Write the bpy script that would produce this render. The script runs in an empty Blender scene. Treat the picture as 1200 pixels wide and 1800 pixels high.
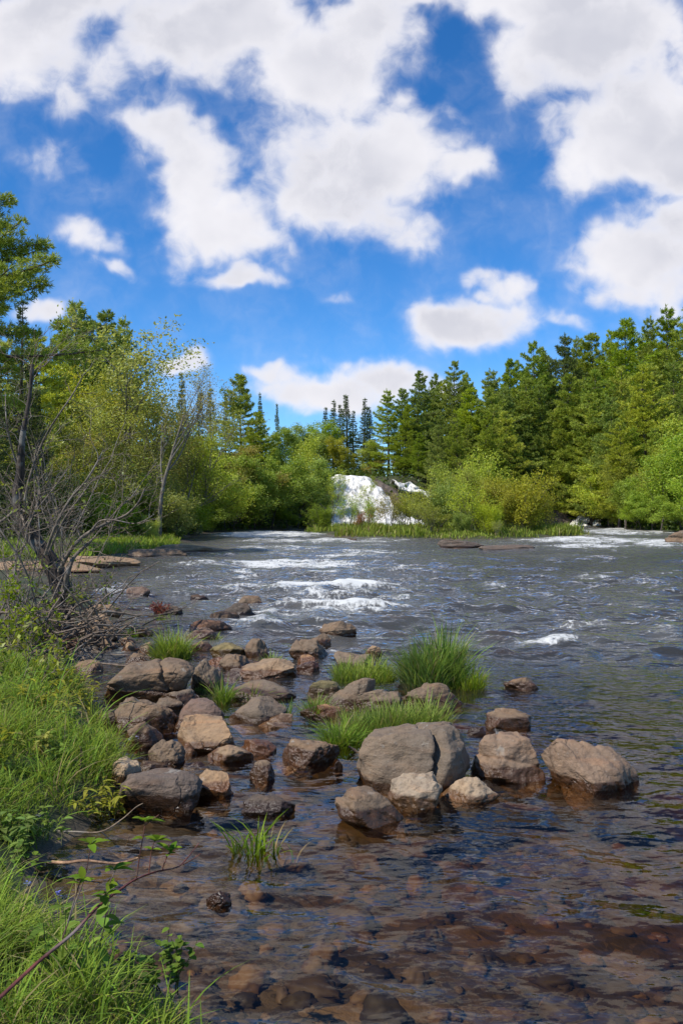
import bpy, math, random
import numpy as np
SC = bpy.context.scene
COL = SC.collection
R = math.radians
# ------------------------------------------------------------------ camera
CH = 2.0                                   # eye height above the river, metres
cam = bpy.data.cameras.new('camera')
cam.sensor_fit = 'VERTICAL'; cam.sensor_height = 36.0; cam.lens = 30.0
cam.clip_start = 0.05; cam.clip_end = 5000
camo = bpy.data.objects.new('camera', cam); COL.objects.link(camo)
camo.location = (0, 0, CH); camo.rotation_euler = (R(90), 0, 0)
SC.camera = camo
# ------------------------------------------------------------------ exposure
SC.view_settings.view_transform = 'Standard'; SC.view_settings.look = 'None'
SC.view_settings.gamma = 1; SC.view_settings.exposure = 0.0
SC.cycles.use_denoising = True; SC.cycles.denoising_prefilter = 'ACCURATE'
SC.cycles.max_bounces = 8; SC.cycles.transparent_max_bounces = 12
SC.cycles.caustics_reflective = False; SC.cycles.caustics_refractive = False
SC.cycles.sample_clamp_indirect = 4.0
# ------------------------------------------------------------------ sun
SUN = np.array((-0.52, -0.34, 0.78)); SUN /= np.linalg.norm(SUN)
EL = math.asin(SUN[2]); AZ = math.atan2(SUN[0], SUN[1])
sl = bpy.data.lights.new('sun', 'SUN'); sl.energy = 5.0; sl.angle = R(0.5); sl.color = (1, .95, .87)
so = bpy.data.objects.new('sun', sl); COL.objects.link(so)
so.rotation_euler = (R(90) - EL, 0, math.atan2(SUN[0], -SUN[1]))
# ------------------------------------------------------------------ node helper
class NT:
    def __init__(s, tree): s.t = tree; s.n = tree.nodes; s.l = tree.links
    def node(s, typ, props=None, **inp):
        n = s.n.new(typ)
        for k, v in (props or {}).items(): setattr(n, k, v)
        for k, v in inp.items(): s.set(n, k, v)
        return n
    def set(s, n, k, v):
        k = int(k[1:]) if (k[0] == 'i' and k[1:].isdigit()) else k.replace('_', ' ')
        i = n.inputs[k]
        if isinstance(v, bpy.types.Node): v = v.outputs[0]
        if isinstance(v, bpy.types.NodeSocket): s.l.new(v, i)
        else: i.default_value = v
    def math(s, op, a, b=None, c=None, clamp=False):
        n = s.n.new('ShaderNodeMath'); n.operation = op; n.use_clamp = clamp
        for i, v in enumerate((a, b, c)):
            if v is not None: s.set(n, 'i%d' % i, v)
        return n.outputs[0]
    def vmath(s, op, a, b=None, out=0):
        n = s.n.new('ShaderNodeVectorMath'); n.operation = op
        s.set(n, 'i0', a)
        if b is not None: s.set(n, 'i1', b)
        return n.outputs[out]
    def ramp(s, v, a, b, lo=0., hi=1., smooth=True):
        n = s.n.new('ShaderNodeMapRange'); n.interpolation_type = 'SMOOTHSTEP' if smooth else 'LINEAR'
        for i, q in enumerate((v, a, b, lo, hi)): s.set(n, 'i%d' % i, q)
        return n.outputs[0]
    def mix(s, f, a, b, blend='MIX'):
        n = s.n.new('ShaderNodeMix'); n.data_type = 'RGBA'; n.blend_type = blend; n.clamp_factor = True
        s.set(n, 'i0', f); s.set(n, 'i6', a); s.set(n, 'i7', b)
        return n.outputs[2]
    def noise(s, vec, scale, detail=4., rough=.55, dist=0., out=0):
        n = s.n.new('ShaderNodeTexNoise'); s.set(n, 'Vector', vec)
        for k, v in (('Scale', scale), ('Detail', detail), ('Roughness', rough), ('Distortion', dist)): s.set(n, k, v)
        return n.outputs[out]
def rgb(r, g, b): return (r, g, b, 1.0)
# ------------------------------------------------------------------ world: sky texture with clouds laid out by direction
W = bpy.data.worlds.new('World'); SC.world = W; W.use_nodes = True
def build_world():
    W.node_tree.nodes.clear(); t = NT(W.node_tree)
    tc = t.n.new('ShaderNodeTexCoord'); D = tc.outputs['Generated']
    sky = t.node('ShaderNodeTexSky', {'sky_type': 'NISHITA', 'sun_disc': False, 'sun_elevation': EL,
                 'sun_rotation': AZ % (2 * math.pi), 'air_density': 1.0, 'dust_density': 0.0, 'ozone_density': 2.2, 'altitude': 2500})
    sx = t.node('ShaderNodeSeparateXYZ', Vector=D)
    yc = t.math('MAXIMUM', sx.outputs[1], 0.12)
    u = t.math('MULTIPLY', t.math('DIVIDE', sx.outputs[0], yc), 15.0)
    v = t.math('MULTIPLY', t.math('DIVIDE', sx.outputs[2], yc), 15.0)
    P = t.node('ShaderNodeCombineXYZ', X=u, Y=v).outputs[0]
    wv = t.noise(P, 0.75, 3., .6, out=1)
    off = t.vmath('MULTIPLY', t.vmath('SUBTRACT', wv, (.5, .5, .5)), (1.5, 1.2, 0))
    PW = t.vmath('ADD', P, off)
    m = None
    for (cx, cy, rx, ry, rot, amp) in CLOUDS:
        mp = t.node('ShaderNodeMapping', {'vector_type': 'TEXTURE'}, Vector=PW)
        mp.inputs['Location'].default_value = ((cx - 600) / 100, (900 - cy) / 100, 0)
        mp.inputs['Rotation'].default_value = (0, 0, R(-rot))
        mp.inputs['Scale'].default_value = (rx / 100, ry / 100, 1)
        r = t.ramp(t.vmath('LENGTH', mp.outputs[0], out=1), 1.62, 0.1, 0., amp * 1.12)
        m = r if m is None else t.math('SMOOTH_MAX', m, r, 0.25)
    PD = t.vmath('ADD', P, t.vmath('MULTIPLY', t.vmath('SUBTRACT', t.noise(P, 1.3, 3., .55, out=1), (.5, .5, .5)), (.7, .6, 0)))
    n1 = t.noise(PD, .9, 9., .56)
    L = (-0.16, 0.26, 0)
    n2 = t.noise(t.vmath('ADD', P, L), .8, 3., .5)
    n1s = t.noise(P, .8, 3., .5)
    # clouds everywhere else on the dome
    go = t.noise(D, 2.6, 8., .58)
    ux = t.math('ABSOLUTE', u)
    out1 = t.ramp(ux, 5.5, 8.0); out2 = t.ramp(v, 9.0, 11.0); out3 = t.ramp(sx.outputs[1], .3, .1)
    outm = t.math('MAXIMUM', t.math('MAXIMUM', out1, out2), out3)
    mo = t.math('MULTIPLY', outm, t.ramp(go, .50, .70, 0., .85))
    m = t.math('MAXIMUM', m, mo)
    den = t.math('ADD', m, t.math('MULTIPLY', t.math('MULTIPLY', t.math('SUBTRACT', n1, .5), 1.7), t.ramp(m, .0, .40, .05, 1.)))
    al = t.math('ADD', t.ramp(den, .08, 1.0, 0, .7), t.ramp(den, .30, .80, 0, .3))
    al = t.math('MULTIPLY', al, t.ramp(sx.outputs[2], -.02, .02))
    relief = t.math('MULTIPLY', t.math('SUBTRACT', n1s, n2), 3.0)
    thick = t.ramp(den, .55, 1.30)
    big = t.noise(P, .30, 2., .45)
    g = t.math('ADD', t.math('MULTIPLY', thick, t.ramp(big, .34, .62, .12, 1.0)), t.math('MULTIPLY', relief, -0.30))
    g = t.math('ADD', g, t.math('MULTIPLY', t.math('SUBTRACT', n1, .5), -.12), clamp=True)
    cc = t.mix(g, rgb(.92, .91, .96), rgb(.65, .66, .74))
    skc = t.node('ShaderNodeHueSaturation', Saturation=SKY_SAT, Value=1.0, Color=sky)
    skc = t.mix(1.0, skc.outputs[0], SKY_TINT, 'MULTIPLY')
    b1 = t.node('ShaderNodeBackground', Color=skc, Strength=SKY_STR)
    b2 = t.node('ShaderNodeBackground', Color=cc, Strength=1.0)
    ms = t.node('ShaderNodeMixShader', i0=al, i1=b1, i2=b2)
    o = t.n.new('ShaderNodeOutputWorld'); t.l.new(ms.outputs[0], o.inputs[0])
    W.cycles.sampling_method = 'MANUAL'; W.cycles.sample_map_resolution = 512
SKY_STR, SKY_SAT, SKY_TINT = 0.15, 1.30, rgb(.90, 1.10, 1.24)
CLOUDS = [  # centre x, y, half width, half height, rotation (clockwise degrees), strength
 (40,70,150,95,0,1.05),(165,115,95,62,25,.62),(110,185,70,55,45,.5),(60,10,220,50,0,1.0),
 (400,50,230,95,0,1.1),(560,110,160,100,10,1.05),(660,50,95,75,0,.9),(520,190,80,45,0,.55),(700,-10,140,35,0,.9),
 (270,95,70,45,30,.5),
 (1040,70,170,105,0,1.15),(1110,210,140,125,0,1.15),(925,120,75,55,20,.75),(990,-10,240,55,0,1.1),(1020,300,65,55,0,.8),(1200,250,90,110,0,1.1),
 (620,295,165,100,0,1.1),(700,255,120,75,0,.95),(815,285,75,42,-10,.8),(560,355,110,65,0,.95),(715,405,85,60,0,.62),(640,385,110,55,0,.8),
 (310,245,120,50,15,.85),(345,310,75,85,0,1.0),(395,385,120,70,10,1.1),(330,400,60,62,0,.85),(425,478,95,22,0,.62),(300,465,40,22,0,.4),
 (160,420,72,38,30,.8),(205,480,42,24,30,.75),(95,290,75,28,10,.45),
 (1130,455,125,72,0,1.1),(1170,395,85,55,0,.9),(1090,515,70,40,0,.8),(1190,510,90,60,0,.9),
 (825,560,118,50,0,1.05),(880,510,52,42,0,.95),(770,560,60,40,0,.8),
 (575,690,150,42,0,1.05),(668,665,75,38,0,1.0),(490,660,85,26,5,.7),(760,690,70,35,0,.7),
 (328,636,36,26,0,.8),(592,515,40,20,0,.42),(60,545,50,26,0,.7),(1000,575,75,20,20,.45),(480,255,40,20,0,.3),(470,330,90,70,0,.42),(440,215,80,40,0,.35),(740,120,60,60,0,.3),(860,230,60,40,0,.25),(250,150,90,60,30,.4),(560,200,90,50,0,.5),(150,330,60,30,0,.25),
]
build_world()
# ------------------------------------------------------------------ object helpers
def link(name, data, parent=None, loc=(0, 0, 0), rot=(0, 0, 0)):
    o = bpy.data.objects.new(name, data); COL.objects.link(o)
    o.location = loc; o.rotation_euler = rot
    if parent is not None: o.parent = parent
    return o
def tag(o, label=None, cat=None, group=None, kind=None):
    for k, q in (('label', label), ('category', cat), ('group', group), ('kind', kind)):
        if q: o[k] = q
    return o
def mesh(name, V, F, mat, smooth=True, attrs=None):
    """V (n,3); F list of int arrays (k,3) or (k,4)"""
    V = np.asarray(V, np.float32)
    if not isinstance(F, list): F = [F]
    F = [np.asarray(f, np.int32) for f in F if len(f)]
    me = bpy.data.meshes.new(name)
    nl = sum(f.size for f in F); npoly = sum(len(f) for f in F)
    me.vertices.add(len(V)); me.loops.add(nl); me.polygons.add(npoly)
    me.vertices.foreach_set('co', V.ravel())
    me.loops.foreach_set('vertex_index', np.concatenate([f.ravel() for f in F]))
    tot = np.concatenate([np.full(len(f), f.shape[1], np.int32) for f in F])
    me.polygons.foreach_set('loop_start', np.concatenate([[0], np.cumsum(tot)[:-1]]).astype(np.int32))
    me.polygons.foreach_set('use_smooth', np.full(npoly, smooth))
    for k, a in (attrs or {}).items():
        at = me.attributes.new(k, 'FLOAT', 'POINT'); at.data.foreach_set('value', np.asarray(a, np.float32))
    if mat: me.materials.append(mat)
    me.update(calc_edges=True)
    return me
def unit(a): return a / np.maximum(np.linalg.norm(a, axis=-1, keepdims=True), 1e-9)
# value noise
def _h(x, y, z):
    n = (x * 374761393 + y * 668265263 + z * 1274126177) & 0xffffffff
    n = ((n ^ (n >> 13)) * 1274126177) & 0xffffffff
    n = ((n ^ (n >> 15)) * 2246822519) & 0xffffffff
    return ((n ^ (n >> 16)) & 0xffffff).astype(np.float32) / 0xffffff
def vnoise(x, y, z=0.):
    x, y, z = np.broadcast_arrays(np.asarray(x, float), np.asarray(y, float), np.asarray(z, float))
    xi, yi, zi = np.floor(x).astype(np.int64), np.floor(y).astype(np.int64), np.floor(z).astype(np.int64)
    fx, fy, fz = x - xi, y - yi, z - zi
    fx, fy, fz = [f * f * f * (f * (f * 6 - 15) + 10) for f in (fx, fy, fz)]
    r = 0
    for a, wa in ((0, 1 - fx), (1, fx)):
        for b, wb in ((0, 1 - fy), (1, fy)):
            for c, wc in ((0, 1 - fz), (1, fz)):
                r = r + _h(xi + a, yi + b, zi + c) * wa * wb * wc
    return r * 2 - 1
def fbm(x, y, z=0., oct=4, lac=2.07, gain=.5):
    s, a = 0, 1.
    for o in range(oct):
        s = s + a * vnoise(x + 17.3 * o, y + 9.1 * o, z + 5.7 * o); x, y, z = x * lac, y * lac, z * lac; a *= gain
    return s
def sstep(x, a, b):
    t = np.clip((x - a) / (b - a), 0, 1); return t * t * (3 - 2 * t)
def wpx(px, py):                            # photograph pixel -> point on the water surface
    Y = CH * 1500.0 / (py - 900.0); return ((px - 600) / 1500.0 * Y, Y)
# ------------------------------------------------------------------ terrain shape
LEFT = [(-60, -40), (1.2, -40), (1.2, -3), (0.55, 0.8), (0.0, 2.2), (-.60, 3.25), (-1.12, 3.75), (-1.46, 4.3), (-1.70, 4.84), (-1.64, 5.4), (-1.58, 5.9),
        (-1.65, 6.7), (-2.1, 7.9), (-2.55, 8.8), (-3.0, 9.9), (-4.2, 11.0), (-5.2, 12.2), (-4.6, 13.2), (-4.0, 14.8), (-4.3, 17), (-6.3, 20), (-9, 27), (-8.6, 30),
        (-8.0, 32.5), (-9.6, 36), (-8.6, 41), (-6.6, 48), (-10, 56), (-12.0, 68), (-13, 84), (-9, 93), (-5.5, 97), (-4, 103), (-1, 104), (4, 103), (10, 102),
        (18, 108), (24, 116), (27, 121), (33, 118), (33.5, 107), (31.5, 95), (32, 80), (31, 67), (26, 58), (27, 50), (30, 40), (31, 10), (34, -40), (600, -40), (600, 900), (-600, 900), (-600, -40)]
ISLE = [(-2.9, 79), (-.3, 71.5), (.9, 67.5), (4, 64), (6.8, 62.8), (10.8, 61), (14.6, 65), (20.2, 70.5), (21, 77), (19, 88), (10, 93), (0, 92), (-3.6, 86)]
def sdist(x, y, poly):
    p = np.array(poly, float); q = np.roll(p, -1, 0)
    x = np.asarray(x, float); y = np.asarray(y, float)
    d = np.full(x.shape, 1e18); ins = np.zeros(x.shape, bool)
    for (ax, ay), (bx, by) in zip(p, q):
        ex, ey = bx - ax, by - ay; L = ex * ex + ey * ey + 1e-12
        t = np.clip(((x - ax) * ex + (y - ay) * ey) / L, 0, 1)
        d = np.minimum(d, (x - ax - t * ex) ** 2 + (y - ay - t * ey) ** 2)
        c = (ay > y) != (by > y)
        with np.errstate(divide='ignore', invalid='ignore'):
            ins ^= c & (x < ex * (y - ay) / (ey if ey else 1e-12) + ax)
    d = np.sqrt(d); return np.where(ins, d, -d)
def land_h(x, y):
    x = np.asarray(x, float); y = np.asarray(y, float)
    jx = x + .35 * vnoise(x * .9, y * .9, 3.) * sstep(y, 6, 20); jy = y + .35 * vnoise(x * .9, y * .9, 7.)
    s = sdist(jx, jy, LEFT); si = sdist(jx, jy, ISLE)
    near = 1 - sstep(y, 9, 14)
    bank = (.30 * near + .10 * (1 - near)) * (1 - np.exp(-np.maximum(s, 0) / .35)) + np.clip(s, 0, 40) * (.035 + .02 * near)
    ledge = sstep(y, 22, 26) * (1 - sstep(y, 60, 66)) * (x < 0)
    bank = bank * (1 - .45 * ledge)
    # ground behind the falls and the pine hillside on the right
    back = sstep(y, 96, 104)
    fall = 6.3 * sstep(s, .5, 13) * back * (1 - sstep(x, 14, 24))
    hill = np.maximum(0, s - 4) * .30 * sstep(x, 16, 34) * sstep(y, 40, 90)
    hill = 16 * (1 - np.exp(-hill / 16))
    lhill = np.maximum(0, s - 9) * .16 * sstep(-x, 6, 16) * sstep(y, 30, 60); lhill = 8 * (1 - np.exp(-lhill / 8))
    zl = bank + fall + hill + lhill + .05 * fbm(x * 1.1, y * 1.1, 1., 3) * sstep(s, 0, 1.2)
    zi = .22 * (1 - np.exp(-np.maximum(si, 0) / .5)) + .02 * np.clip(si, 0, 10)
    dw = np.maximum(-np.maximum(s, si), 0)
    dmax = .34 + .9 * sstep(y, 9, 22) + .25 * sstep(x, 1.2, 3.5)
    bed = -.05 - np.minimum(dw * .16, dmax) - .05 * fbm(x * 1.3, y * 1.3, 2., 3) - .03 * np.abs(vnoise(x * 4, y * 4, 5.))
    bed = np.minimum(bed, -.02)
    return np.where(s > 0, zl, np.where(si > 0, zi, bed))
def hz(x, y): return float(land_h(np.array([x]), np.array([y]))[0])
def fan(y0, y1, ry, rx, half, extra, lim=1e9):
    n = int(math.log(y1 / y0) / ry); ys = y0 * (y1 / y0) ** (np.arange(n + 1) / n)
    m = int(2 * half / rx); u = np.linspace(-1, 1, m + 1)
    Y = np.repeat(ys[:, None], m + 1, 1); X = u[None, :] * np.minimum(half * ys + extra, lim)[:, None]
    idx = np.arange((n + 1) * (m + 1)).reshape(n + 1, m + 1)
    F = np.stack([idx[:-1, :-1], idx[:-1, 1:], idx[1:, 1:], idx[1:, :-1]], -1).reshape(-1, 4)
    return X.ravel(), Y.ravel(), F
def ground_material():
    m = bpy.data.materials.new('river bed and soil'); m.use_nodes = True; t = NT(m.node_tree)
    b = t.n['Principled BSDF']; g = t.n.new('ShaderNodeNewGeometry'); P = g.outputs['Position']
    z = t.node('ShaderNodeSeparateXYZ', Vector=P).outputs[2]
    vo = t.node('ShaderNodeTexVoronoi', Vector=t.vmath('ADD', P, t.vmath('MULTIPLY', t.noise(P, 2.5, 2., out=1), (.25, .25, .25))), Scale=4.2)
    vs = t.node('ShaderNodeTexVoronoi', Vector=P, Scale=17.)
    patch = t.noise(P, .55, 5., .6); fine = t.noise(P, 22., 5., .6)
    sep = t.node('ShaderNodeSeparateColor', Color=vo.outputs['Color'])
    c = t.mix(t.ramp(patch, .45, .66), rgb(.050, .042, .028), rgb(.24, .165, .085))
    c = t.mix(t.ramp(sep.outputs[0], .55, 1., 0, .8), c, rgb(.25, .17, .09))
    c = t.mix(t.ramp(sep.outputs[1], .40, .9, 0, .85), c, rgb(.026, .022, .018))
    sep2 = t.node('ShaderNodeSeparateColor', Color=vs.outputs['Color'])
    c = t.mix(t.ramp(sep2.outputs[0], .5, 1., 0, .5), c, rgb(.17, .13, .085))
    c = t.mix(t.math('MULTIPLY', fine, .5), c, rgb(.05, .04, .03))
    # soil and leaf litter above the water line
    soil = t.mix(fine, rgb(.040, .032, .018), rgb(.10, .085, .040))
    y = t.node('ShaderNodeSeparateXYZ', Vector=P).outputs[1]
    green = t.mix(t.noise(P, 3., 4.), rgb(.022, .034, .010), rgb(.050, .070, .018))
    soil = t.mix(t.ramp(t.noise(P, .6, 4.), .38, .58), soil, green)
    c = t.mix(t.ramp(z, .02, .09), c, soil)
    t.set(b, 'Base_Color', c); t.set(b, 'Roughness', .8)
    h = t.math('ADD', t.math('MULTIPLY', vo.outputs[0], -.6), t.math('MULTIPLY', fine, .4))
    t.set(b, 'Normal', t.node('ShaderNodeBump', Strength=.7, Distance=.06, Height=h))
    return m
MAT_GROUND = ground_material()
gx, gy, gf = fan(1.2, 1600, .011, .012, .95, 5.)
gz = land_h(gx, gy)
tag(link('ground', mesh('ground', np.stack([gx, gy, gz], 1), gf, MAT_GROUND)), kind='structure')
# ground behind the camera, butted to the sheet above
bx, by = np.meshgrid(np.linspace(-60, 60, 61), np.linspace(-40, 1.2, 22)); bz = land_h(bx.ravel(), by.ravel()) - .02
ii = np.arange(61 * 22).reshape(22, 61); bf = np.stack([ii[:-1, :-1], ii[:-1, 1:], ii[1:, 1:], ii[1:, :-1]], -1).reshape(-1, 4)
tag(link('ground', mesh('ground', np.stack([bx.ravel(), by.ravel(), bz], 1), bf, MAT_GROUND)), kind='structure')
# ------------------------------------------------------------------ water
FOAM = [ (370,770,932,1108,.50),(480,720,1085,1130,.3),(800,1250,938,972,.40),(840,1250,995,1160,.22),(230,420,1010,1065,.30),(700,1000,970,1010,.16),  # photo box of broken white water (x0, x1, y0, y1, strength) read off as areas of the river surface
 (375,560,934,946,1.0),(400,640,947,955,.75),(560,720,948,957,.6),(395,600,960,972,.6),(410,640,984,1000,1.0),(380,560,1004,1012,.55),(500,640,974,982,.6),(300,420,992,1002,.5),(560,760,1012,1022,.5),(620,820,1042,1050,.42),(700,900,1064,1072,.36),(900,1100,975,982,.4),(880,1000,1044,1052,.38),(1050,1200,1060,1070,.4),
 (460,690,1029,1040,1.0),(480,640,1048,1060,.7),(510,720,1060,1084,.85),(640,800,1078,1096,.4),(405,510,1088,1110,.72),(240,330,1018,1030,.5),(280,340,1044,1054,.5),(180,250,1038,1050,.45),
 (330,400,1056,1070,.45),(900,1050,1122,1136,.75),(955,1080,1094,1106,.75),(1035,1075,1086,1100,.85),(910,1170,945,957,.8),(950,1110,956,964,.85),(1010,1200,928,942,.75),(1110,1200,948,962,.9),
 (1000,1085,1015,1021,.6),(1100,1160,1019,1026,.6),(845,890,1024,1032,.7),(745,870,1112,1132,.45),(1130,1190,1106,1122,.6),(870,910,1138,1148,.7),(330,500,1010,1024,.5),
 (300,420,1116,1135,.35),(180,240,1140,1165,.5),(70,190,1140,1175,.55),(560,620,1120,1140,.5),(575,600,1132,1150,.8),(400,440,1126,1145,.3),(640,770,1000,1010,.4),(700,900,975,985,.3),(860,1000,1150,1162,.3),
 (865,890,1275,1290,.7),(735,775,1418,1440,.45)]
def foam_field(x, y):
    f = np.zeros_like(x)
    pxx = 600 + 1500 * x / y; pyy = 900 + 1500 * CH / y
    for (x0, x1, y0, y1, s) in FOAM:
        dx = np.abs(pxx - (x0 + x1) / 2) / ((x1 - x0) / 2); dy = np.abs(pyy - (y0 + y1) / 2) / ((y1 - y0) / 2)
        f = np.maximum(f, s * np.clip(1.7 - np.sqrt(dx * dx + dy * dy), 0, 1) ** 1.2)
    return f
def water_material():
    m = bpy.data.materials.new('river water'); m.use_nodes = True; t = NT(m.node_tree); t.n.clear()
    g = t.n.new('ShaderNodeNewGeometry'); P = g.outputs['Position']
    fo = t.node('ShaderNodeAttribute', {'attribute_name': 'foam'}).outputs['Fac']
    st = t.vmath('MULTIPLY', P, (1.5, .42, 1.)); cr = t.node('ShaderNodeAttribute', {'attribute_name': 'crest'}).outputs['Fac']
    n1 = t.noise(t.vmath('MULTIPLY', P, (.55, .75, 1.)), 1.5, 9., .72, .8); n2 = t.noise(t.vmath('MULTIPLY', P, (1.6, .5, 1.)), 7., 5., .7, .5)
    mm = t.math('ADD', t.math('ADD', t.math('MULTIPLY', n1, .62), t.math('MULTIPLY', n2, .38)), t.math('MULTIPLY', cr, .05))
    yy = t.node('ShaderNodeSeparateXYZ', Vector=P).outputs[1]
    thr = t.math('SUBTRACT', .70, t.math('MULTIPLY', fo, .285))
    fm = t.ramp(t.math('SUBTRACT', mm, thr), -.03, .13)
    fm = t.math('MULTIPLY', fm, t.ramp(fo, .02, .12, 0., .92))
    # stray flecks where the river runs fast
    fl = t.ramp(t.noise(t.vmath('MULTIPLY', P, (1.6, .8, 1)), 5.5, 3., .6), .695, .76, 0., .75)
    fl = t.math('MULTIPLY', fl, t.ramp(yy, 9., 16.))
    fm = t.math('MAXIMUM', fm, fl)
    aer = t.math('MULTIPLY', t.math('ADD', .045, t.math('MULTIPLY', fo, .12)), t.ramp(yy, 7.5, 14.)); fm = t.math('MAXIMUM', fm, aer)
    rip = t.math('ADD', t.noise(t.vmath('MULTIPLY', P, (1., 1.5, 1.)), 4.5, 2., .5), t.math('MULTIPLY', t.noise(t.vmath('MULTIPLY', P, (1., 1.4, 1.)), 11., 2.), .22))
    bump = t.node('ShaderNodeBump', Strength=t.ramp(yy, 4., 14., .42, 1.), Distance=t.ramp(yy, 6., 30., .04, .12), Height=rip)
    fr = t.node('ShaderNodeFresnel', IOR=1.33, Normal=bump)
    tr = t.node('ShaderNodeBsdfTransparent', Color=rgb(.93, .88, .80))
    gl = t.node('ShaderNodeBsdfGlossy', Roughness=.03, Normal=bump, Color=rgb(1, 1, 1))
    w = t.node('ShaderNodeMixShader', i0=fr, i1=tr, i2=gl)
    wf = t.node('ShaderNodeBsdfDiffuse', Color=rgb(.66, .66, .62))
    s = t.node('ShaderNodeMixShader', i0=fm, i1=w, i2=wf)
    o = t.n.new('ShaderNodeOutputMaterial'); t.l.new(s.outputs[0], o.inputs[0])
    va = t.node('ShaderNodeVolumeAbsorption', Color=rgb(.80, .69, .48), Density=2.6)
    t.l.new(va.outputs[0], o.inputs[1])
    return m
wx, wy, wf = fan(1.3, 125, .0042, .0046, .72, 1.6)
fo = foam_field(wx, wy)
def waves(x, y, fo):
    z = np.zeros_like(x); sp = .0046 * y + .004
    far = sstep(y, 5.5, 14); calm = sstep(vnoise(x * .35, y * .22, 33.), -.1, .6) * (1 - sstep(y, 12, 20))
    for lam, amp, sx, ph in ((.075, .0012, .8, 1.), (.13, .0045, .75, 2.), (.22, .0140, .62, 3.), (.42, .030, .55, 4.), (.75, .020, .6, 5.), (1.5, .024, .6, 6.), (3.2, .034, .5, 7.)):
        k = np.clip(lam / (3. * sp) - .6, 0, 1)
        a = amp * (.75 + 1.15 * far + 1.9 * fo * sstep(y, 7, 16)) * (1 - .45 * calm) * (1 if lam < .3 else .70 + .30 * far if lam < .6 else (.25 if lam < 1 else .08) * (1 - far) + far)
        th = (ph * 1.9) % 1.0 - .5; x_, y_ = x, y; x, y = x_ * math.cos(th) - y_ * math.sin(th), x_ * math.sin(th) + y_ * math.cos(th)
        wxx = x + .35 * lam * vnoise(x / lam * .6, y / lam * .6, ph + 20); wyy = y + .35 * lam * vnoise(x / lam * .6, y / lam * .6, ph + 40)
        n = vnoise(wxx / lam * (sx + .25), wyy / lam * 1.2, ph)
        x, y = x_, y_
        if .6 < lam < 1: n = (1 - 2 * np.abs(n)) * far + n * (1 - far)
        z += k * a * n
    z += .10 * fo * sstep(y, 18, 40) * (.5 + .5 * vnoise(x * .55, y * .5, 9.)) + .02 * fo * sstep(y, 9, 18)
    return z
wz = waves(wx, wy, fo)
MAT_WATER = water_material()
tag(link('river_water', mesh('river_water', np.stack([wx, wy, wz], 1), wf, MAT_WATER, True, {'foam': fo, 'crest': wz / (.02 + .03 * sstep(wy, 6, 20) + .10 * fo)})), kind='structure')
# submerged cobbles of the shallows: one uncountable mass seen through the ripples
# ------------------------------------------------------------------ rocks
def ico(n):
    t = (1 + 5 ** .5) / 2
    V = [(-1, t, 0), (1, t, 0), (-1, -t, 0), (1, -t, 0), (0, -1, t), (0, 1, t), (0, -1, -t), (0, 1, -t), (t, 0, -1), (t, 0, 1), (-t, 0, -1), (-t, 0, 1)]
    F = [(0, 11, 5), (0, 5, 1), (0, 1, 7), (0, 7, 10), (0, 10, 11), (1, 5, 9), (5, 11, 4), (11, 10, 2), (10, 7, 6), (7, 1, 8), (3, 9, 4), (3, 4, 2), (3, 2, 6), (3, 6, 8), (3, 8, 9), (4, 9, 5), (2, 4, 11), (6, 2, 10), (8, 6, 7), (9, 8, 1)]
    V = [tuple(np.array(v) / np.linalg.norm(v)) for v in V]
    for _ in range(n):
        c = {}; G = []
        def mid(a, b):
            k = (min(a, b), max(a, b))
            if k not in c:
                p = np.array(V[a]) + np.array(V[b]); V.append(tuple(p / np.linalg.norm(p))); c[k] = len(V) - 1
            return c[k]
        for a, b, d in F:
            x, y, z = mid(a, b), mid(b, d), mid(d, a); G += [(a, x, z), (b, y, x), (d, z, y), (x, y, z)]
        F = G
    return np.array(V), np.array(F)
ICO = {n: ico(n) for n in (3, 4, 5)}
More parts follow.
